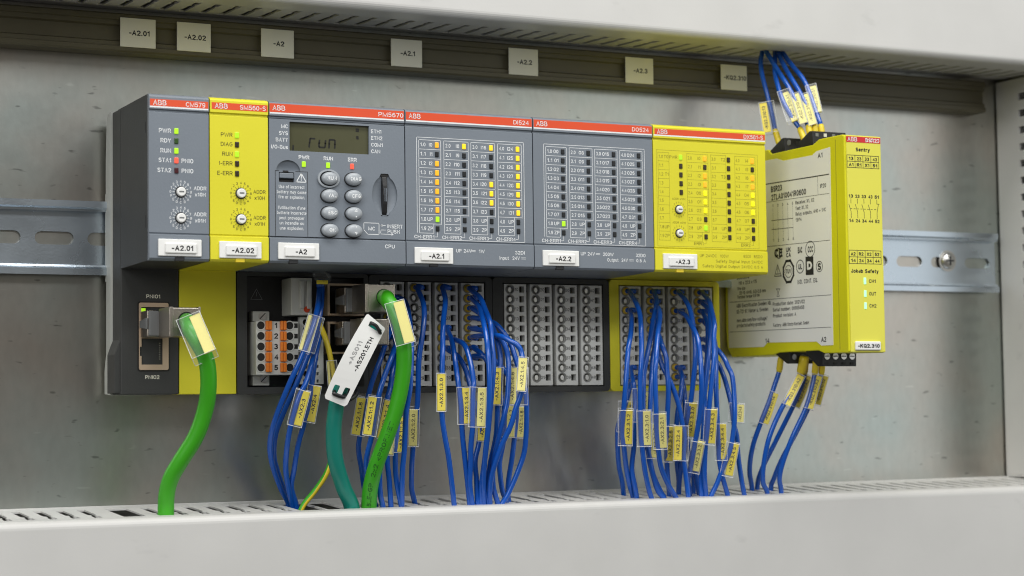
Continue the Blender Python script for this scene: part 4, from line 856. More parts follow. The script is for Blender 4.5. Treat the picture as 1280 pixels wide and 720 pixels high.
for i, (a, b) in enumerate((('13', '14'), ('23', '24'), ('33', '34'), ('43', '44'), ('51', '52'))):
    x = 350.6+4.0*i; p.text(a, x, 96.6, 1.7, 2.8, al='c', bold=.02); p.text(b, x, 84.2, 1.7, 2.8, al='c', bold=.02)
    p.line(x, 95.2, x, 93.0, .28); p.line(x, 88.6, x, 85.6, .28)
    if i < 4: p.line(x, 88.6, x-1.3, 92.4, .28)
    else: p.line(x, 93.0, x+1.4, 93.0, .28); p.line(x, 88.6, x+0.9, 92.6, .28)
for i in range(8): p.line(350.2+2.1*i, 90.2, 351.2+2.1*i, 90.2, .25)
p.text('Jokab Safety', 358.2, 58.8, 2.0, 17, al='c', bold=.02)
for z, t in ((53.8, 'CH1'), (47.4, 'OUT'), (41.3, 'CH2')):
    p.text(t, 360.5, z, 1.8, 4.3, bold=.01); MB().box(357.3, 358.8, -115.3, -114.8, z-1.7, z+1.7, 0.25).build('indicator_led', L_MINT, rl)
p.build('lettering', INK, rl)
o = MB().box(350.8, 366.4, -116.2, -114.8, 18.8, 23.3, 0.6, 3).build('name_plate', PLATEW, rl)
Print(lambda a, b: (a, -116.24, b)).text('-KQ2.310', 358.7, 21.0, 1.9, 13.4, al='c', bold=.025).build('lettering', INK, o)
# black plug-in terminals, two stepped tiers above and below
def plugblk(poly, x0, x1): return MB().prism(poly, x0, x1, bev=0.3).build('terminal_plug', BLACK, rl)
b1 = plugblk([(-46, 127.4), (-58.5, 133.2), (-60.5, 133.2), (-61.2, 122), (-46, 122)], RX0+0.5, RX1-0.4)
b2 = plugblk([(-73.5, 129.0), (-83.5, 133.6), (-86.0, 133.4), (-86.8, 124), (-73.5, 124)], RX0+0.6, RX1-0.5)
b3 = plugblk([(-46, 22), (-47, 19.5), (-58.5, 13.6), (-61.5, 13.6), (-62, 24), (-46, 24)], RX0+0.5, RX1-0.4)
b4 = plugblk([(-74, 22), (-77, 17.5), (-86, 11.6), (-90.5, 11.4), (-91, 22)], RX0+0.6, RX1-0.5)
for i in range(4):
    x = RX0+3.3+5.2*i
    MB().cyl((x, -90.6, 16.6), (0, -1, 0), 1.75, 0.5, 16).build('terminal_screw', STEEL, b4)
    MB().box(x-1.4, x+1.4, -91.25, -91.0, 16.35, 16.85).build('screw_slot', SEAM, b4)
    MB().box(x-1.0, x+1.0, -90.95, -90.3, 12.4, 13.4).build('test_slot', SEAM, b4)
    MB().box(x-0.9, x+0.9, -86.5, -86.0, 130.6, 132.3).build('test_slot', CONN if i == 1 else GPLUG, b2)
    MB().box(x-0.9, x+0.9, -61.1, -60.6, 129.6, 131.8).build('test_slot', GPLUG if i == 0 else SEAM, b1)
    MB().cyl((x, -61.5, 17.0), (0, -1, 0), 1.5, 0.3, 14).build('terminal_screw', GPLUG, b3)
for y, z in ((-65, 130.0), (-66, 17.0)): MB().cyl((RX0+0.35, y, z), (-1, 0, 0), 1.5, 0.2, 14).build('side_eye', GPLUG, rl)
# ================================================================== cables and wires
def path_from(start, pts, bulge, yend=None, x_plane=None):
    """3-D points through picture points: starts in a terminal, bows outwards, ends on the lower duct"""
    e = PB(*pts[-1]); yend = e.y if yend is None else yend
    if yend < -54: yend = -54
    n = len(pts); L = [0.0]
    for i in range(1, n): L.append(L[-1]+math.hypot(pts[i][0]-pts[i-1][0], pts[i][1]-pts[i-1][1]))
    y0 = start[-1].y if start else -40
    out = list(start)
    for (u, v), l in zip(pts, L):
        s = l/L[-1]; y = y0+(yend-y0)*s-bulge*math.sin(math.pi*(s**0.6))
        out.append(P(u, v, y))
    d = out[-1]-out[-2]; d.normalize()
    q = out[-1]; out.append(q+Vector((d.x*4, d.y*3, -9))); out.append(q+Vector((d.x*5, d.y*4, -24)))
    return out
def y_at_v(path, v):
    best = None
    for p in path:
        d = p-CAM; z = d.dot(FW); vv = 360-FPX*d.dot(UP)/z
        if best is None or abs(vv-v) < best[0]: best = (abs(vv-v), p)
    return best[1]
def marker(wire, path, s0, s1, text, m, r=1.35, wd=4.0, front=1.3, sleeve=True, tsize=1.75, bold=.008):
    """clear sleeve round the wire with a printed yellow strip held beside it; s0,s1 = ends of the strip in the picture"""
    vm = (s0[1]+s1[1])/2
    wa, wb = y_at_v(path, s0[1]), y_at_v(path, s1[1]); wm = y_at_v(path, vm)
    A = P(s0[0], s0[1], wa.y-front); B = P(s1[0], s1[1], wb.y-front)
    ax = (B-A); Lg = ax.length; ax.normalize()
    mid = (A+B)/2
    side = wm-mid; side -= ax*side.dot(ax)
    off = side.length
    toc = (CAM-mid).normalized(); 
    nz = toc-ax*toc.dot(ax); nz.normalize()
    sx = ax.cross(nz).normalized()                       # across the strip
    # turn the strip a little so that it reads as a flat tongue beside the wire
    def boxat(c, hx, hl, hn):
        V = []
        for a in (-1, 1):
            for b in (-1, 1):
                for d in (-1, 1): V.append(c+sx*hx*a+ax*hl*b+nz*hn*d)
        return V, [(0, 1, 3, 2), (4, 6, 7, 5), (0, 4, 5, 1), (2, 3, 7, 6), (0, 2, 6, 4), (1, 5, 7, 3)]
    if sleeve:
        w0 = wm+nz*0.2; dx_ = (w0-mid).dot(sx)
        lo_, hi_ = min(-wd/2-.25, dx_-r-.55), max(wd/2+.25, dx_+r+.55)
        dn = [(w0-mid).dot(nz)-r-.35, max((w0-mid).dot(nz)+r+.35, 0.75)]
        V = []
        pr_ = [(lo_, dn[0]), (hi_, dn[0]), (hi_, dn[1]), (lo_, dn[1])]
        hl = Lg/2+0.35; F = []
        for sgn in (-1, 1):
            V += [mid+sx*a+nz*b+ax*(hl*sgn) for a, b in pr_]
        F = [(i, (i+1) % 4, 4+(i+1) % 4, 4+i) for i in range(4)]
        sl = MB().add(V, F); k = len(sl.v)
        so = sl.build('marker_sleeve', CLEAR, wire)
        rm = MB()                                            # whitish lips and folds, bright edge light put into the colour
        for sgn in (-1, 1):
            c0 = [mid+sx*a+nz*b+ax*(hl*sgn) for a, b in pr_]
            for i in range(4): rm.tube([c0[i], c0[(i+1) % 4]], 0.15, 5)
        for i in range(4): rm.tube([V[i], V[i+4]], 0.13, 5)
        rm.build('sleeve_rim', RIM, so)
    else: so = wire
    st = MB(); V, F = boxat(mid, wd/2, Lg/2, 0.5); bm = bmesh.new(); q = [bm.verts.new(p) for p in V]
    for f in F: bm.faces.new([q[i] for i in f])
    bmesh.ops.recalc_face_normals(bm, faces=bm.faces[:]); bmesh.ops.bevel(bm, geom=bm.edges[:], offset=0.18, segments=1, affect='EDGES'); st.bm(bm)
    st.build('marker_strip', m, so)
    if text:
        # reads from the lower end upwards
        fn_ = lambda a, b: mid-ax*a+sx*(-b)+nz*0.53
        chk = (RT.dot(-sx)); sg_ = 1 if True else 1
        # choose the across direction so that the letters are not mirrored for the viewer
        rd, upv = -ax, None
        upv = nz.cross(rd)
        Print(lambda a, b: mid+rd*a+upv*b+nz*0.53).text(text, 0, 0, tsize, min(Lg*0.78, 1.55*len(text)), al='c', bold=bold).build('lettering', FADEI if m is PMARK else INK, so)
FADEI = mat('faded_ink', (0.16, 0.14, 0.05), 0.6)
WG = {}
def wire(label, group, start, pts, bulge, mk=None, r=1.32, fer=None, m=None, name='wire', k=6):
    raw = path_from(start, pts, bulge)
    raw = raw[:len(start)]+[p+Vector((random.uniform(-.3, .3), random.uniform(-.5, .5), 0)) for p in raw[len(start):]]
    path = smooth_path(raw, k)
    t = thing(name, label, 'wire', tuple(path[len(path)//2]), group)
    MB().tube(path, r, 10).build('insulation', m or BLUE, t, smooth=True)
    if fer:
        a, b = path[0], start[1] if len(start) > 1 else path[3]
        MB().tube([a+Vector((0, 0.5, 0)), a+Vector((0, -2.2, 0)), a+Vector((0.1, -3.2, -0.05))], 1.95, 12, rfn=lambda q: [1.95, 1.95, 1.45][round(q*2)]).build('ferrule', fer, t, smooth=True)
    if mk: marker(t, path, *mk)
    return t
def hole(key, c, r, out=9.0):
    z = ROWZ[r]; x = COLX[key][c]
    return [Vector((x, -26.5, z)), Vector((x+0.3, -30.5, z)), Vector((x+1.5, -30.5-out*0.5, z-0.3))]
NUM = ['top', 'second', 'third', 'fourth', 'fifth', 'sixth', 'seventh', 'eighth', 'ninth', 'bottom']
COLN = ['first', 'second', 'third', 'fourth']
G2, G3 = 'blue wires of the grey input module', 'blue wires of the wide yellow module'
def dwire(key, c, r, pts, bulge, mk=None, hidden=False):
    base = {'di': 'of the grey input module', 'dx': 'of the wide yellow module'}[key]
    return wire(f'blue wire from the {NUM[r]} clamp in the {COLN[c]} terminal column {base}', {'di': G2, 'dx': G3}[key],
                hole(key, c, r), pts, bulge, mk, fer=OFER if key == 'dx' or c >= 1 else YFER)
YM, PM_ = YMARK, PMARK
# ---- input module, first column (mostly hidden behind the green cable)
dwire('di', 0, 8, [(493, 408), (484.5, 423.5), (475.5, 450.5), (464.7, 479.4), (457, 510), (450, 546), (449, 564), (451, 586), (455, 607), (460, 631)], 16, ((452, 497.5), (444.5, 543), '-AX2.1:1.8', YM))
dwire('di', 0, 2, [(499, 415), (491.8, 438), (484.6, 459.6), (476.4, 481), (471, 505), (464, 546), (460, 564), (458.4, 582), (462, 610), (470, 633)], 22, ((466, 496.5), (459, 543), '-AX2.1:1.2', YM))
dwire('di', 0, 4, [(500, 430), (493.6, 454), (487, 485), (482, 508), (476, 550), (474.6, 593), (475.5, 618), (479, 634)], 13, ((486, 501), (476, 548), '-AX2.1:1.4', YM))
dwire('di', 0, 3, [(503, 400), (503, 440), (499, 480), (493, 525), (485, 560), (484.5, 578), (487.3, 600), (489, 634)], 11, ((490, 520), (486, 568), '-AX2.1:1.3', PM_))
dwire('di', 0, 5, [(503, 430), (505, 470), (500, 520), (495, 550), (494.5, 571), (496, 600), (501, 634)], 10, ((502, 522), (500.5, 565), '-AX2.1:1.5', YM))
dwire('di', 0, 1, [(508, 380), (514, 420), (514, 460), (512, 485), (509, 508), (508, 522), (505, 564), (502.6, 591), (503, 634)], 24)
dwire('di', 1, 0, [(522, 359), (528, 377), (530.4, 391.7), (528.5, 414), (524.5, 450), (521.6, 500), (518, 545), (515.5, 570), (514, 590), (515, 611), (519, 629)], 18, ((517, 512), (516, 557), '-AX2.1:2.0', PM_))
# ---- input module, third and fourth columns
dwire('di', 2, 0, [(553.5, 359), (557, 375), (555, 404), (553.5, 437), (553, 466), (553, 516), (556, 545), (560, 570), (564.4, 603), (569, 633.5)], 20, ((551.7, 467.5), (551.7, 513.5), '-AX2.1:3.0', YM))
dwire('di', 2, 4, [(559, 410), (565, 426), (569, 447.5), (572.5, 476), (576, 507), (578, 540), (580.5, 573), (584.3, 603), (587.4, 632)], 16, ((582.8, 485), (583.6, 529.5), '-AX2.1:3.4', YM))
dwire('di', 2, 5, [(560, 422), (578, 429.5), (587, 447.5), (591, 476), (591.7, 495), (591, 533), (589.5, 557), (588.5, 576), (588, 606), (589.7, 632)], 23, ((602.5, 485), (601, 533), '-AX2.1:3.5', PM_))
dwire('di', 2, 6, [(560, 437), (572.5, 446), (582.4, 462), (587, 480), (595, 510), (600, 530), (598.5, 554), (594.5, 576), (595.5, 600), (598, 632)], 9, ((604, 513), (602, 551), '-AX2.1:3.6', YM))
dwire('di', 3, 0, [(588, 361), (599.6, 371.7), (606.8, 386), (612, 404), (615.5, 426), (617, 451), (616, 475), (613, 505), (611, 540), (606, 575), (603, 605), (602, 632)], 26)
dwire('di', 3, 1, [(589, 372.6), (598, 382.5), (603, 397), (607.7, 418.6), (610.4, 444), (611.3, 476), (611, 507), (609.5, 537), (607, 562), (604, 599), (605, 632)], 31)
dwire('di', 3, 2, [(590, 385), (600, 391.5), (612, 402), (620, 418), (624, 436), (625.8, 453), (624, 480), (623, 510), (620, 545), (614.5, 576), (610, 600), (608.5, 616), (611, 632)], 18, ((621.7, 460), (620.5, 505.5), '-AX2.1:4.3', YM))
dwire('di', 3, 3, [(590, 397), (603, 399), (617.7, 404), (627, 412), (637.5, 428), (644.7, 447.5), (651, 470), (657.5, 490), (658.5, 515), (657.5, 545), (654.6, 568), (645.4, 594), (634.7, 618.6), (627, 631.6)], 19, ((641, 460), (640, 505), '-AX2.1:4.6', PM_))
dwire('di', 3, 4, [(589.5, 410.5), (603, 413), (617, 417), (626, 423), (632, 433), (635.5, 451), (636, 475), (634, 500), (630, 520), (623, 550), (618, 575), (616.4, 606), (622.5, 631)], 24)
dwire('di', 3, 5, [(590, 421), (605, 419.5), (624, 420), (637.5, 426), (646.6, 432), (652.5, 443), (654, 465), (652, 490), (644, 512), (637.8, 532), (626, 560), (615, 591), (611.8, 614), (613, 632)], 33, ((654, 447.5), (651.2, 488.5), '-AX2.1:4.5', PM_, 1.35, 4.0, 4.2))
dwire('di', 3, 6, [(591, 434), (601, 442), (610, 455), (618, 475), (628, 500), (631, 530), (629, 552), (625.6, 576), (625.6, 594), (628.6, 614), (632, 628)], 8, ((639.5, 508), (637.5, 546), '-AX2.1:4.7', PM_))
dwire('di', 3, 7, [(590, 446), (600, 445), (618, 450), (634, 468), (645, 495), (647, 520), (644, 547), (639, 573), (635.5, 599), (634, 615.6), (636, 627)], 10, ((652.5, 509), (650.5, 546.5), '-AX2.1:4.8', PM_))
# ---- wide yellow module
dwire('dx', 0, 0, [(787.5, 365), (795.6, 377.8), (800.4, 391.7), (801.4, 412.5), (801.4, 447), (801, 475), (800.4, 509.5), (801.5, 544), (802.3, 560), (805.3, 588), (811, 613), (815, 626)], 22, ((808.3, 513.6), (809, 556.4), '-AX2.3:1.0', PM_))
dwire('dx', 0, 2, [(787.5, 388), (790, 398.6), (787.5, 416.7), (784.5, 439), (782.4, 474.7), (779.8, 509.5), (778.5, 540), (779.6, 558), (783, 585.6), (787, 608), (791.4, 622)], 25, ((785.8, 512.5), (785, 555), '-AX2.3:1.2', YM))
dwire('dx', 0, 8, [(789, 460), (790.5, 474.7), (793.5, 490), (794, 510), (793.5, 534.5), (791.4, 557.8), (790, 585.6), (792.8, 607.8), (796, 623)], 10, ((806.5, 490), (805, 530), '-AX2.3:2.0', PM_))
dwire('dx', 0, 9, [(790, 473), (788, 485), (782, 503), (775, 523), (772.6, 540), (773.3, 578.6), (776.8, 602), (779.6, 618)], 7, ((788.5, 501.5), (786.5, 538), '-AX2.3:1.9', YM))
dwire('dx', 1, 0, [(818, 365), (821, 375), (820.6, 386), (816.4, 405.6), (812, 425), (808.5, 447), (805, 468), (804, 490), (804, 520), (807, 550), (811, 571), (817, 594), (825, 614), (830, 623)], 14)
dwire('dx', 1, 1, [(818, 376.5), (824, 387), (824.7, 398.6), (822.3, 419), (820, 447), (819, 470), (819.5, 509.5), (820.5, 535), (822.6, 563), (826, 585.6), (835.8, 608), (847, 625.5)], 28, ((827, 517), (828.6, 559.5), '-AX2.3:2.1', PM_))
dwire('dx', 1, 2, [(817.5, 388.5), (821, 400), (820, 427), (816.5, 450), (813.8, 481.7), (813, 515), (812, 545), (811.5, 571.7), (815, 592.5), (823, 613), (829.5, 624.5)], 12, ((818.5, 530), (818.5, 572), '-AX2.3:2.2', PM_))
dwire('dx', 1, 3, [(817, 401), (822, 415), (827, 433), (831.7, 447), (834.4, 463), (835, 488.6), (834.4, 529), (834, 560), (834.4, 590), (835.8, 620)], 18, ((838.8, 533), (836.8, 576), '-AX2.3:2.6', YM))
dwire('dx', 1, 4, [(817, 413), (820, 432), (827, 455), (838.6, 479), (847.5, 505), (853.5, 529), (856, 548), (855.3, 571.7), (856.7, 592.5), (859.4, 624)], 12, ((848, 533), (847, 575), '-AX2.3:2.4', YM))
dwire('dx', 2, 0, [(848, 365), (856, 373.8), (862, 388), (866.5, 408.3), (869, 427.8), (868.8, 450), (866, 481.7), (862, 506), (857, 540), (853, 570), (850, 600), (849.5, 618)], 24, ((866.5, 503.5), (862.6, 545.5), '-AX2.3:3.0', YM))
dwire('dx', 2, 2, [(849.5, 389), (857.5, 395), (864.4, 406), (871, 420), (874.6, 438), (876, 468), (876, 495.6), (874, 523), (868, 555), (863.5, 583), (861, 600), (862, 620)], 30, ((876, 551.5), (869.2, 588.5), '-AX2.3:3.2', PM_))
dwire('dx', 2, 8, [(849.7, 460), (851.5, 472), (851, 495.6), (847, 518), (845.5, 545), (846.5, 580), (848, 600), (847.5, 618)], 11)
dwire('dx', 2, 9, [(851, 471), (855, 485), (856.5, 505), (858, 540), (863, 575), (866.5, 597), (867.2, 617)], 8)
dwire('dx', 3, 0, [(878, 366), (886, 375.5), (890, 389), (892.3, 405.6), (893, 422), (892.3, 450), (890, 481.7), (886.8, 509.5), (884, 540), (882, 560), (880.4, 592.5), (881.8, 621)], 27, ((891.5, 511.5), (888.8, 554), '-AX2.3:4.3', YM))
dwire('dx', 3, 1, [(878.5, 378.5), (885.5, 387), (888.5, 402.8), (888, 418), (886, 447), (883.5, 470), (879, 505), (872.8, 532), (869.5, 560), (870, 594), (874, 618.5)], 20)
dwire('dx', 3, 2, [(878, 390), (881.8, 398), (884, 412.5), (883, 447), (881, 481.7), (880, 510), (878, 560), (876, 600), (877, 621)], 14)
dwire('dx', 3, 3, [(879, 402), (888, 413), (893.6, 430), (894.5, 455), (895.5, 490), (897, 525), (898, 555), (900, 577), (903, 596.7), (910, 621)], 17, ((902.8, 530), (903.6, 574), '-AX2.3:4.4', YM))
dwire('dx', 3, 6, [(879, 433.5), (886, 442), (896.4, 454), (903, 468), (909, 484.4), (914, 508), (917, 530), (920, 545), (922.8, 569), (927, 599.5), (931.8, 621.5)], 12, ((925.5, 506), (924.5, 528), '-AX2.3:4.8', PM_))
dwire('dx', 3, 5, [(880, 424), (894, 434), (904, 447), (909, 458), (914.4, 470.5), (918.2, 493), (918.6, 517.8), (916.5, 540), (913, 562), (905, 584), (896.4, 605), (889, 622.5)], 21, ((919.3, 554.3), (911, 594), '-AX2.3:4.5', YM))
# ---- controller supply wires
G1 = 'blue wires of the controller'
def cw(label, start, pts, bulge, mk=None, **k): return wire(label, G1, start, pts, bulge, mk, **k)
s1 = [P(398, 352, -31), P(398.5, 356, -35)]; s2 = [P(401.5, 352, -31), P(402, 356, -35)]
cw('leftmost blue wire of the controller power plug, bowing far out to the left', s1, [(398.5, 362), (397, 385), (390, 415), (375, 450), (360, 482), (344, 522), (338, 553), (340, 580), (350, 610), (360, 630)], 22, ((388, 394), (375.5, 437), None, PM_, 1.35, 1.6))
cw('second blue wire of the controller power plug, running beside the leftmost one', s2, [(402.5, 362), (401.5, 385), (394, 420), (383, 450), (370, 482), (355, 513), (345.5, 542), (343, 569), (348, 591), (359, 625), (360, 630)], 14, ((398, 397), (386, 439), None, PM_, 1.35, 1.0))
q = P(402, 345, -38)
dm = MB(); dm.tube([q+Vector((-2.6, 3, 1.5)), q+Vector((-1.0, 0.5, 0.6)), q+Vector((0.8, -2.4, -1.4)), q+Vector((1.6, -3.6, -2.6))], 3, 16, rfn=lambda t_: [1.6, 3.4, 3.4, 2.7][round(t_*3)])
W2_ = [o for o in bpy.data.objects if o.get('label', '').startswith('second blue wire of the controller')][0]
dmo = dm.build('end_sleeve', CLEAR, W2_, smooth=True)
q = P(403.5, 352.5, -42); MB().box(q.x-2.8, q.x+2.6, q.y-0.4, q.y+1.4, q.z-1.0, q.z+0.9, 0.3).build('marker_strip', YMARK, dmo)
s3 = [P(396, 421, -28), P(396.5, 424, -33)]; s4 = [P(399, 409, -28), P(399.5, 412, -33)]
cw('blue wire from the nine-way terminal with marker nearer the connector levers', s3, [(395.5, 432), (390, 452), (382, 479), (375, 495), (369, 510), (363, 533), (358.5, 558), (358, 587), (362, 613), (365.5, 632)], 17, ((382.6, 489), (371.5, 531.5), '-AX2:3', YM))
cw('blue wire from the nine-way terminal with marker nearer the teal cable', s4, [(399, 420), (396, 440), (390, 479), (386, 500), (381.5, 525), (374, 555), (367.5, 587), (365.5, 609), (370, 632)], 12, ((396, 483), (388, 527), '-AX2:4', YM))
MB_ = MB()
def earth():
    st = [P(393, 394, -28), P(395, 399, -33)]
    path = smooth_path(path_from(st, [(400, 406), (408, 427), (414, 452), (419, 485), (421, 525), (417, 562), (409, 590), (395, 612), (378, 634)], 6), 6)
    t = thing('earth_wire', 'green and yellow striped earth wire passing behind the teal cable', 'wire', tuple(path[len(path)//2]))
    m = bpy.data.materials.new('green_yellow_stripe'); m.use_nodes = True
    MB().tube(path, 1.35, 10).build('insulation', YFER, t, smooth=True)
    # the green stripe is a separate thin shell along one side of the insulation
    pts = path; V = []; F = []; n = 7
    for i, p in enumerate(pts):
        tg = (pts[min(i+1, len(pts)-1)]-pts[max(i-1, 0)]).normalized()
        vw = (CAM-p).normalized(); a = (vw-tg*vw.dot(tg)).normalized(); b = tg.cross(a)
        ph = math.radians(15+150*(1-min(1, i/(len(pts)*0.75)))) 
        for k in range(n):
            an = ph+math.radians(-10+110*k/(n-1)); V.append(p+(a*math.cos(an)+b*math.sin(an))*1.39)
    for i in range(len(pts)-1):
        for k in range(n-1): F.append((i*n+k, i*n+k+1, (i+1)*n+k+1, (i+1)*n+k))
    MB().add(V, F).build('green_stripe', GREEN, t, smooth=True)
    marker(t, path, (410, 452), (413, 490), None, PMARK, 1.35, 1.2)
earth()
# ---- relay wires
GR = 'blue wires under the yellow relay'; GT = 'blue wires above the yellow relay'
def rwire(label, x0, fu, pts, mk, group, upw=False, r=1.32, yb=None, fr=1.7, rise=None):
    a = PX(*fu[0], x0); b = PX(*fu[1], x0)
    if upw:
        n = len(pts); path = [a, b]; ye = yb; L = [0.0]
        q = [fu[1]]+pts
        for i in range(1, len(q)): L.append(L[-1]+math.hypot(q[i][0]-q[i-1][0], q[i][1]-q[i-1][1]))
        for (u, v), l in zip(pts, L[1:]):
            s = l/L[-1]; path.append(P(u, v, b.y+(ye-b.y)*s-3*math.sin(math.pi*s)))
        path.append(path[-1]+Vector((0, 2, 14)))
    else:
        path = [a, b]; e = PB(*pts[-1]); q = [fu[1]]+pts; L = [0.0]; ey = max(e.y, -50)
        for i in range(1, len(q)): L.append(L[-1]+math.hypot(q[i][0]-q[i-1][0], q[i][1]-q[i-1][1]))
        for (u, v), l in zip(pts, L[1:]):
            s = l/L[-1]; path.append(P(u, v, b.y+(ey-b.y)*s-4*math.sin(math.pi*s)))
        path.append(path[-1]+Vector((0, 0, -20)))
    sp_ = smooth_path(path, 6)
    t = thing('wire', label, 'wire', tuple(sp_[len(sp_)//2]), group)
    MB().tube(sp_, r, 10).build('insulation', BLUE, t, smooth=True)
    d = (b-a).normalized()
    MB().tube([a-d*1.5, a, b-d*1.0, b+d*0.6], fr, 14, rfn=lambda q_: [fr*.8, fr, fr, fr*.8][round(q_*3)]).build('ferrule', YFER, t, smooth=True)
    marker(t, sp_, *mk)
rwire('blue wire under the relay nearest the wide yellow module, its marker lower than the rest', 352.5, ((976, 449), (974, 464)), [(968.8, 480), (961, 503), (951.6, 527), (941, 558), (937, 587.7), (940, 613)], ((968.8, 491.4), (956, 529.5), '-KQ2.310:14', YM), GR)
rwire('blue wire under the relay with marker ending A2, crossing over its neighbour', 356, ((1004.5, 449), (1001.5, 466)), [(996, 480), (978, 508.6), (962, 545.5), (954.5, 582), (954, 603.5), (959.6, 619.5)], ((1001.2, 469.5), (983, 506), '-KQ2.310:A2', YM), GR, fr=2.5)
rwire('blue wire under the relay passing behind its neighbour, second marker of the row', 359, ((1007.5, 449), (1006, 466)), [(1003, 480), (991, 508.6), (970, 550.8), (952, 587.7), (946.4, 612)], ((1011.8, 470.5), (995, 508), '-KQ2.310:A2', YFER), GR, fr=1.65)
rwire('blue wire under the relay with marker ending X2, right pair', 361.5, ((1020, 452), (1018.5, 467)), [(1015, 485), (1007, 511), (991, 545.5), (979, 577), (974.5, 598), (976.7, 617)], ((1023, 470), (1011.5, 510.5), '-KQ2.310:X2', YM), GR, fr=1.75)
rwire('blue wire under the relay with the rearmost, rightmost marker', 365.5, ((1028, 452), (1027, 467)), [(1022, 485), (1010, 511), (994, 543), (978, 573), (967.5, 598), (963.5, 613)], ((1031, 469.5), (1021, 505), '-KQ2.310:52', YM), GR, fr=1.65)
yt = -36.0
rwire('blue wire above the relay hanging apart from the others, marker on its left', 352.5, ((973.5, 178), (969, 163)), [(965, 143), (959, 118), (952.5, 93), (951, 75), (953, 60.5)], ((953.5, 129), (959.5, 165.5), '-KQ2.310:13', YMARK), GT, True, yb=-33)
rwire('blue wire above the relay with the leftmost marker of the cluster', 355.5, ((1005, 174), (1000, 161)), [(990, 147), (978.6, 126), (972, 106), (968.5, 89), (968.5, 60.5)], ((982.5, 115.5), (994.3, 151.5), '-KQ2.310:A1', PM_), GT, True, yb=-35)
rwire('blue wire above the relay, second marker of the cluster', 358.5, ((1013, 170), (1010.5, 158)), [(1003, 143), (988, 113), (976.7, 95), (963, 73), (957, 60.5)], ((993.5, 118), (1004.8, 154), '-KQ2.310:A1', PM_), GT, True, yb=-36)
rwire('blue wire above the relay, third marker of the cluster', 361.8, ((1019.5, 169), (1018.5, 157)), [(1012, 140), (999, 114), (985, 91), (975, 71.4), (972, 60.5)], ((1005.3, 118.5), (1016.4, 156), '-KQ2.310:X1', PM_), GT, True, yb=-37)
rwire('blue wire above the relay with the highest, rightmost marker', 365.5, ((1027.5, 167), (1026, 157)), [(1022, 145), (1007, 104.5), (992, 84), (981, 69.5), (976.7, 60.5)], ((1015.2, 108), (1022.8, 141), '-KQ2.310:51', PM_), GT, True, yb=-38)

# ---- network cables
def net_cable(label, plug, hole_px, pts, yz, sl, text, r=3.75, m=None, print_txt=None, mname='network_cable', top=True):
    pass
def metal_plug(root, uv0, uv1, yfront, depth, holec, hr, z_socket, x_back):
    """angled metal plug: shell box plus the plastic nose that enters the socket"""
    a = P(*uv0, yfront); b = P(*uv1, yfront); x0, x1, z1, z0 = a.x, b.x, a.z, b.z
    o = MB().box(x0, x1, yfront, yfront+depth, z0, z1, 0.5, 3).build('metal_plug', NICKEL, root)
    MB().box(x0-0.15, x0+1.8, yfront-0.25, yfront+depth, z0-0.25, z1+0.25, 0.3, 2).build('shell_rim', NICKEL, o)
    MB().box(x1-0.9, x1+0.15, yfront-0.2, yfront+depth, z0-0.2, z1+0.35, 0.3, 2).build('shell_rim', NICKEL, o)
    h = P(*holec, yfront)
    MB().cyl((h.x, yfront-0.08, h.z), (0, 1, 0), hr, 0.05, 28).build('cable_mouth', WELL, o)
    xb0, xb1 = x_back
    MB().box(xb0, xb1, yfront+depth-0.2, -27.5, z0+0.8, z1-0.8, 0.6, 3).build('plug_nose', GPLUG, o)
    MB().box(xb0-0.5, xb0+4.0, yfront+depth+1.5, -30.0, z0+0.5, z1-0.5, 0.4, 2).build('nose_shield', NICKEL, o)
    zc = (z0+z1)/2
    MB().prism([(yfront+depth+1, zc-2.6), (yfront+depth+5, zc-2.2), (-31, zc-1.6), (-31, zc+1.6), (yfront+depth+5, zc+2.2), (yfront+depth+1, zc+2.6)], xb0-1.3, xb0-0.4, bev=0.2).build('latch_tab', GPLUG, o)
    return h
def on_cable(path, s, w_ang=0.0):
    i = min(int(s*(len(path)-1)), len(path)-2); p = path[i]; t = (path[i+1]-path[i]).normalized(); return p, t
def cable_text(root, path, s0, txt, h, r, m=GPRINT):
    """letters wrapped along the jacket, facing outwards"""
    L = [0.0]
    for i in range(1, len(path)): L.append(L[-1]+(path[i]-path[i-1]).length)
    mb = MB(); V, F = glyphs(txt, 0.01); k = h/CAPH; s0 *= L[-1]; o = []
    for x, y in V:
        d = s0-x*k*1.25
        j = max(i for i in range(len(L)) if L[i] <= max(d, 0)); j = min(j, len(path)-2)
        t = (path[j+1]-path[j]).normalized(); p = path[j]+t*(d-L[j])
        nz = (CAM-p).normalized(); nz = (nz-t*nz.dot(t)).normalized(); upv = nz.cross(-t)
        an = (y*k-h/2)/r
        o.append(p+(nz*math.cos(an)+upv*math.sin(an))*(r+0.05))
    return mb.add(o, F).build('lettering', m, root)
# left green cable
g1 = thing('network_cable', 'thick bright green cable plugged into the leftmost grey module', 'network cable', (20, -60, -20))
h = metal_plug(g1, (212, 384), (250.5, 420.5), -60, 17, (233.5, 401.5), 4.3, None, (9.6, 20.8))
path = [Vector((h.x, -52, h.z)), Vector((h.x, -61.5, h.z-0.3)), P(238, 412, -66.5), P(246, 426, -69), P(254.5, 441, -69), P(259.5, 458, -68), P(260.5, 485, -66), P(256.5, 512, -63), P(245, 545, -59.5), P(226, 576, -55), P(214, 597, -51), P(208.5, 617, -48), P(207.3, 643, -46)]
path = smooth_path(path+[path[-1]+Vector((0, 0, -25))], 8)
MB().tube(path, 3.75, 20).build('jacket', GREEN, g1, smooth=True)
marker(g1, path, (243, 394), (262.5, 440), None, PMARK, 3.9, 5.0, 8.6, True)
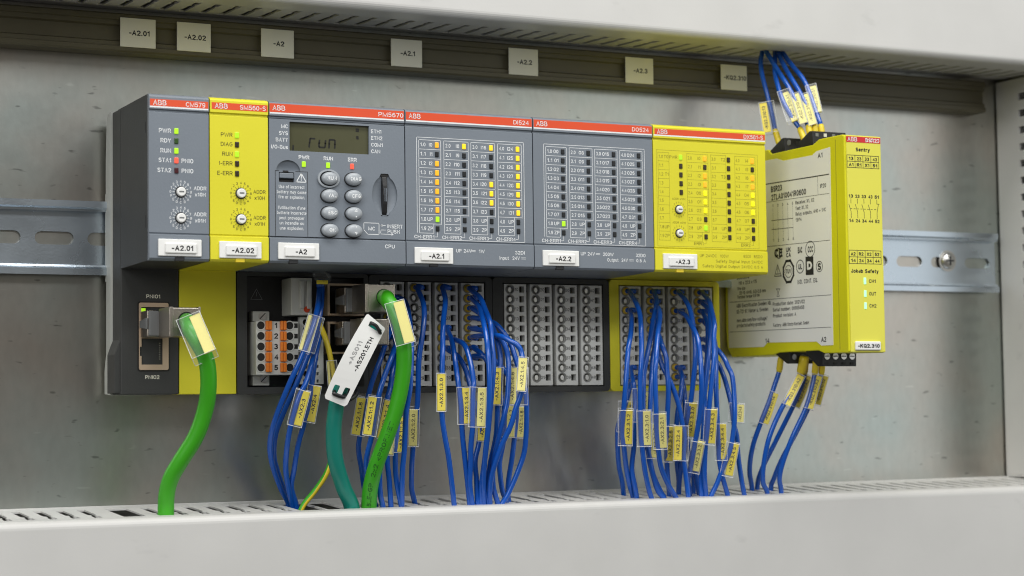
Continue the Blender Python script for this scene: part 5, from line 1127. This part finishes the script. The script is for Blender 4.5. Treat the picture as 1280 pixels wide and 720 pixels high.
# PROFINET style green cable of the controller
g2 = thing('network_cable', 'thick bright green printed cable plugged into the controller', 'network cable', (125, -60, -20))
h = metal_plug(g2, (456.5, 355), (493.5, 390.5), -60, 17, (480, 371.5), 4.0, None, (106.5, 118.5))
path = [Vector((h.x, -52, h.z)), Vector((h.x, -62, h.z-0.2)), P(485, 376, -67), P(493.5, 389, -71), P(500, 405, -73), P(504, 425, -73), P(505, 450, -72), P(502, 480, -70), P(494, 515, -67), P(482, 550, -63), P(470, 582, -58), P(463, 610, -52), P(461, 640, -46)]
path = smooth_path(path+[path[-1]+Vector((0, 0, -25))], 8)
MB().tube(path, 3.7, 20).build('jacket', GREEN, g2, smooth=True)
marker(g2, path, (498, 377), (512, 428), None, PMARK, 3.85, 5.0, 8.0, True)
cable_text(g2, path, 0.93, '-00000-CABLE-GP  2x2 <PROFINET', 2.2, 3.7)
# teal cable with the white tag
tl = thing('network_cable', 'thick teal cable rising behind the white tag to the lower controller socket', 'network cable', (95, -55, -20))
h = metal_plug(tl, (452, 398), (486, 431), -56, 15, (466, 415), 3.8, None, (106.0, 117.5))
path = [Vector((h.x, -48, h.z)), Vector((h.x, -57.5, h.z)), P(458, 422, -61), P(447, 436, -62), P(436, 455, -61), P(427, 480, -60), P(420.5, 507, -58), P(417, 540, -56), P(419.5, 575, -53), P(429, 608, -49), P(440.5, 638, -46)]
path = smooth_path(path+[path[-1]+Vector((2.5, 0, -25))], 8)
MB().tube(path, 3.75, 20).build('jacket', TEAL, tl, smooth=True)
TEALP = path
# white tag strapped to the teal cable
tg = thing('cable_tag', 'tilted white cable tag strapped to the teal cable, reading -AS201.ETH', 'cable tag', tuple(P(443, 450, -68)))
def tagpt(a, b, t=0.0):
    """a across 0..1 (left edge to right edge), b along 0..1 (top to bottom)"""
    Lq = [(459.0, 391.5), (429.0, 444), (404.8, 497.5)]; Rq = [(482.0, 410.5), (461.0, 452), (432.5, 509)]
    def bz(q): return tuple(q[0][i]*(1-b)*(1-2*b)+4*q[1][i]*b*(1-b)+q[2][i]*b*(2*b-1) for i in (0, 1))
    l, r_ = bz(Lq), bz(Rq); u = l[0]+(r_[0]-l[0])*a; v = l[1]+(r_[1]-l[1])*a
    return P(u, v, -69.0+3.0*b+2.5*math.sin(math.pi*b)*-0.6-t)
def edge(b0, b1, n, a): return [(a, b0+(b1-b0)*i/n) for i in range(n+1)]
outer = [(0.05, 0.0)]+[(0.93, 0.0), (1.0, 0.02)]+edge(0.1, 0.9, 10, 1.0)+[(1.0, 0.975), (0.92, 1.0), (0.08, 1.0), (0.0, 0.975)]+edge(0.9, 0.1, 10, 0.0)+[(0.0, 0.02)]
hol = [rrect(0.30, 0.90, 0.055, 0.105, 0.02, 2), rrect(0.20, 0.42, 0.825, 0.915, 0.03, 3), rrect(0.62, 0.84, 0.825, 0.915, 0.03, 3)]
MB().plate(outer, hol, 0.0, 0.7, tagpt).build('tag_plate', PLATEW, tg)
mid = tagpt(0.5, 0.42)
rd = (tagpt(0.5, 0.25)-tagpt(0.5, 0.62)).normalized(); ac = (tagpt(1, 0.42)-tagpt(0, 0.42)).normalized()
def tagfn(o): return lambda a, b: o+rd*a+ac*(-b)*1.0
def tag_text(t, a, b0, b1, h, m):
    V, F = glyphs(t, 0.012); x0 = min(v[0] for v in V); x1 = max(v[0] for v in V); out = []
    for x, y in V:
        s = (x-x0)/(x1-x0); yy = y/CAPH-0.5
        out.append(tagpt(a-yy*h, b0+(b1-b0)*s, 0.74))
    MB().add(out, F).build('lettering', m, tg)
FADE = mat('faded_print', (0.35, 0.35, 0.35), 0.6)
tag_text('+AS011', 0.36, 0.58, 0.30, 0.17, FADE); tag_text('-AS201.ETH', 0.68, 0.64, 0.21, 0.17, INK)
zt = MB()
zt.tube(smooth_path([tagpt(0.34, 0.075, -3), tagpt(0.36, 0.06, 0.9), tagpt(0.6, 0.055, 1.8), tagpt(0.86, 0.10, 1.2), tagpt(0.9, 0.11, -3)], 5), 0.9, 8)
zt.build('zip_tie', BLACK, tg, smooth=True)
zt = MB()
zt.tube(smooth_path([tagpt(0.30, 0.90, -3), tagpt(0.30, 0.915, 0.2), tagpt(0.34, 0.922, 1.0), tagpt(0.53, 0.925, 1.1), tagpt(0.70, 0.922, 1.0), tagpt(0.74, 0.915, 0.2), tagpt(0.74, 0.90, -3)], 5), 0.95, 8)
zt.tube(smooth_path([tagpt(0.98, 0.93, -1.5), tagpt(1.13, 0.88, -3.5), tagpt(1.12, 0.83, -6), tagpt(0.95, 0.82, -8)], 5), 1.0, 8)
zt.build('zip_tie', BLACK, tg, smooth=True)
